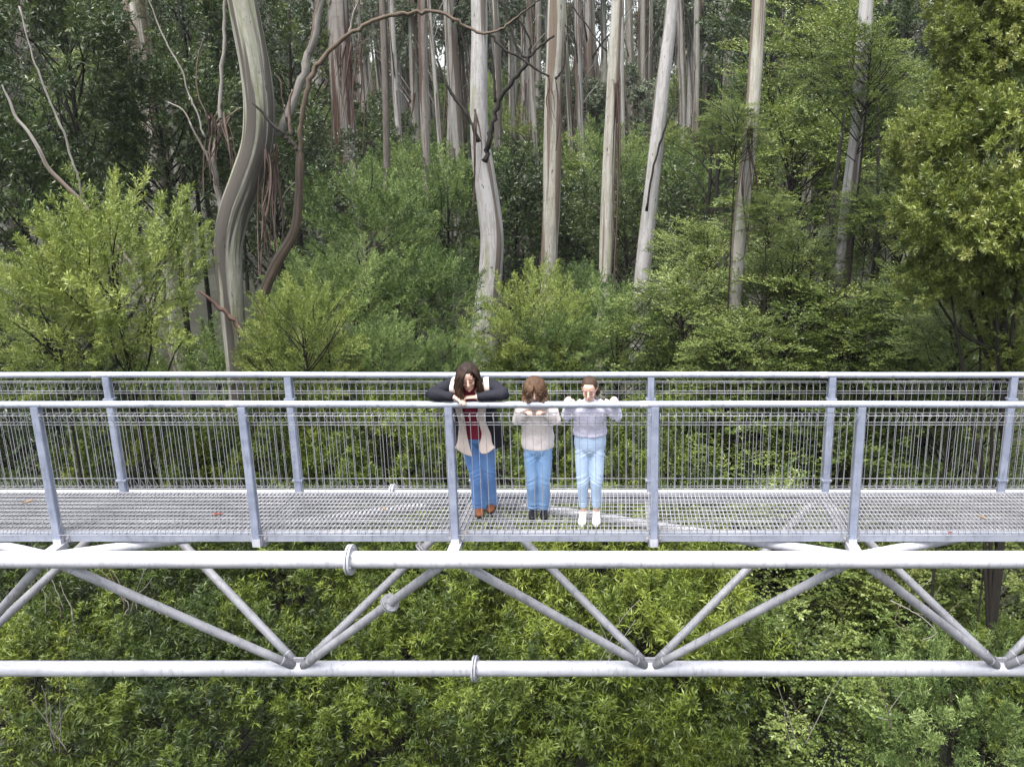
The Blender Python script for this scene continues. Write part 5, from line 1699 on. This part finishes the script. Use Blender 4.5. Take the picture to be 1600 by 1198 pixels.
make_person("person", "child with curly brown bob and cream sweater gripping the mesh top, between the two others", "people looking down from the walkway", J_B, 0.85, build_b)


# ------------------------- the girl in lavender
def build_c(p, J, HF, R, k):
    jeans(p, J, M_DENIM_C, 0.86, 0.135, -0.24, 0.75, 31.0, 0.82)
    shoe_pair(p, J, M_SHOE, M_SOLE, 0.075, 0.95, "shoe")
    sweater(p, J, M_LAV, 0.84, 0.55, 1.04, 41, 0.98, 0.007, k=0.82)
    rg = random.Random(14)
    m = MB()
    scalp(m, HF, R, k, 1.02, 0.004)
    tail = np.array([0.0, 0.115, 0.01])
    for i in range(190):
        side = -1 if i % 2 else 1
        az = side * rg.uniform(0.0, 2.2)
        a0 = abs(az)
        z0 = 0.084 - 0.020 * a0 + (0.0 if a0 < 0.9 else -0.045 * (a0 - 0.9))
        h = skull_pt(az, z0, -0.008)
        top = np.array([side * (0.012 + 0.040 * min(a0, 1.5)), 0.02, 0.118 - 0.050 * min(a0, 1.6)])
        top = top / 1.0
        b1 = skull_pt(side * (math.pi - 0.25 - 0.25 * (1 if a0 < 1 else 0.4)), 0.035 - 0.015 * a0, 0.010)
        lock(m, HF, k, [h, top, b1, tail], rg.uniform(0.005, 0.008), 0, rg, 0.0, 5)
    for i in range(10):
        q0 = np.array([0.045, 0.095, 0.0]); q1 = np.array([0.082 + rg.uniform(-.008, .008), 0.055 + rg.uniform(-.01, .01), -0.035]); q2 = q1 + np.array([rg.uniform(-.01, .012), -0.01, -0.055 - rg.uniform(0, .02)])
        lock(m, HF, k, [tail, q0, q1, q2], 0.011, 0, rg, 0.006)
    for i in range(14):
        a = rg.uniform(0, 6.28)
        e = tail + np.array([0.03 * math.cos(a) + 0.02, 0.03 + 0.02 * math.sin(a), -0.03 + 0.02 * math.sin(a)])
        lock(m, HF, k, [tail, (tail + e) / 2 + np.array([0.02 * math.cos(a), 0.03, 0.015]), e, e + np.array([0.01, -0.02, -0.10])], 0.012, 0, rg, 0.004)
    m.build("hair", H_C, p)


J_C = dict(pelvis=(-0.58, 0.23, 0.78), waist=(-0.578, 0.21, 0.93), chest=(-0.576, 0.15, 1.08), neck=(-0.575, 0.09, 1.222), head=(-0.575, 0.04, 1.342), rot=(20, -4, 2), torso=0.80,
           shl=(-0.70, 0.12, 1.185), shr=(-0.45, 0.12, 1.185), ell=(-0.785, 0.14, 1.05), elr=(-0.33, 0.14, 1.05), wrl=(-0.757, 0.055, 1.258), wrr=(-0.362, 0.055, 1.258),
           handl=((0.10, -1.0, 0.0), (0, -0.1, 1.0), (0.75, 0.75, 0.5), 1, 0.5), handr=((-0.10, -1.0, 0.0), (0, -0.1, 1.0), (0.75, 0.75, 0.5), -1, 0.5),
           hipl=(-0.648, 0.23, 0.75), hipr=(-0.512, 0.23, 0.75), knl=(-0.650, 0.23, 0.42), knr=(-0.525, 0.23, 0.42), anl=(-0.655, 0.30, 0.075), anr=(-0.530, 0.30, 0.075))
J_C["ftl"] = unit(V3(-0.03, -1, 0)); J_C["ftr"] = unit(V3(0.03, -1, 0))
make_person("person", "girl with hair tied back, lavender sweater and white shoes, hands on the rail", "people looking down from the walkway", J_C, 0.85, build_c)


# ------------------------- a few dry leaves caught on the grating
def fallen_leaf(px, py, L, a, mat, label):
    p = at(px, py, 0.3)
    d = ray(px, py); t = (0.006 - CAM[2]) / d.z
    p = Vector(CAM) + d * t
    m = MB()
    w = L * 0.28
    pts = [(-L / 2, 0, 0.002), (-L * 0.15, w / 2, 0.007), (L * 0.2, w * 0.42, 0.008), (L / 2, 0, 0.004), (L * 0.2, -w * 0.42, 0.009), (-L * 0.15, -w / 2, 0.006)]
    up = [(x, y, z + 0.0012) for x, y, z in pts]
    m.add(pts + up, [(5, 4, 3, 2, 1, 0), (6, 7, 8, 9, 10, 11)] + [(i, (i + 1) % 6, 6 + (i + 1) % 6, 6 + i) for i in range(6)], smooth=False)
    o = m.build("fallen_leaf", mat, None, (p.x, p.y, 0.003))
    o.rotation_euler = (0, 0, a)
    tag(o, label, "leaf", "dry leaves on the deck")


M_LEAF1 = cloth_mat("dry_leaf_red", (0.22, 0.05, 0.025), (0.14, 0.03, 0.02), 30, 0.7, 0.1)
M_LEAF2 = cloth_mat("dry_leaf_tan", (0.22, 0.14, 0.06), (0.14, 0.08, 0.04), 30, 0.7, 0.1)
fallen_leaf(1485, 832, 0.09, 0.6, M_LEAF1, "red dry leaf on the grating at the right, near the edge channel")
fallen_leaf(1535, 808, 0.10, 2.1, M_LEAF2, "tan dry leaf on the grating at the far right")
fallen_leaf(730, 832, 0.08, 1.2, M_LEAF2, "tan dry leaf at the foot of the post by the woman")
fallen_leaf(340, 803, 0.11, 0.2, M_LEAF1, "red dry leaf on the deck in the second bay from the left")
fallen_leaf(45, 783, 0.12, 0.9, M_LEAF2, "tan dry leaf on the deck at the left edge")
fallen_leaf(600, 795, 0.08, 2.6, M_LEAF2, "tan dry leaf on the deck left of the woman")

# ---------------------------------------------------------------- damp air between the trees
def haze_box():
    lo, hi = (-950, -430, -21.0), (950, 1650, 78)
    b = MB(); b.box(lo, hi)
    me = b.mesh("haze", None)
    m = bpy.data.materials.new("haze"); m.use_nodes = True
    nt = m.node_tree; nt.nodes.clear()
    out = nt.nodes.new("ShaderNodeOutputMaterial")
    v = nt.nodes.new("ShaderNodeVolumePrincipled")
    v.inputs["Color"].default_value = (0.80, 0.86, 0.90, 1)
    v.inputs["Density"].default_value = 0.00018
    v.inputs["Anisotropy"].default_value = 0.3
    nt.links.new(v.outputs[0], out.inputs["Volume"])
    me.materials.append(m)
    o = link("haze", me)
    o["kind"] = "stuff"
    o["label"] = "thin damp air between the far trees"
    return o


haze_box()
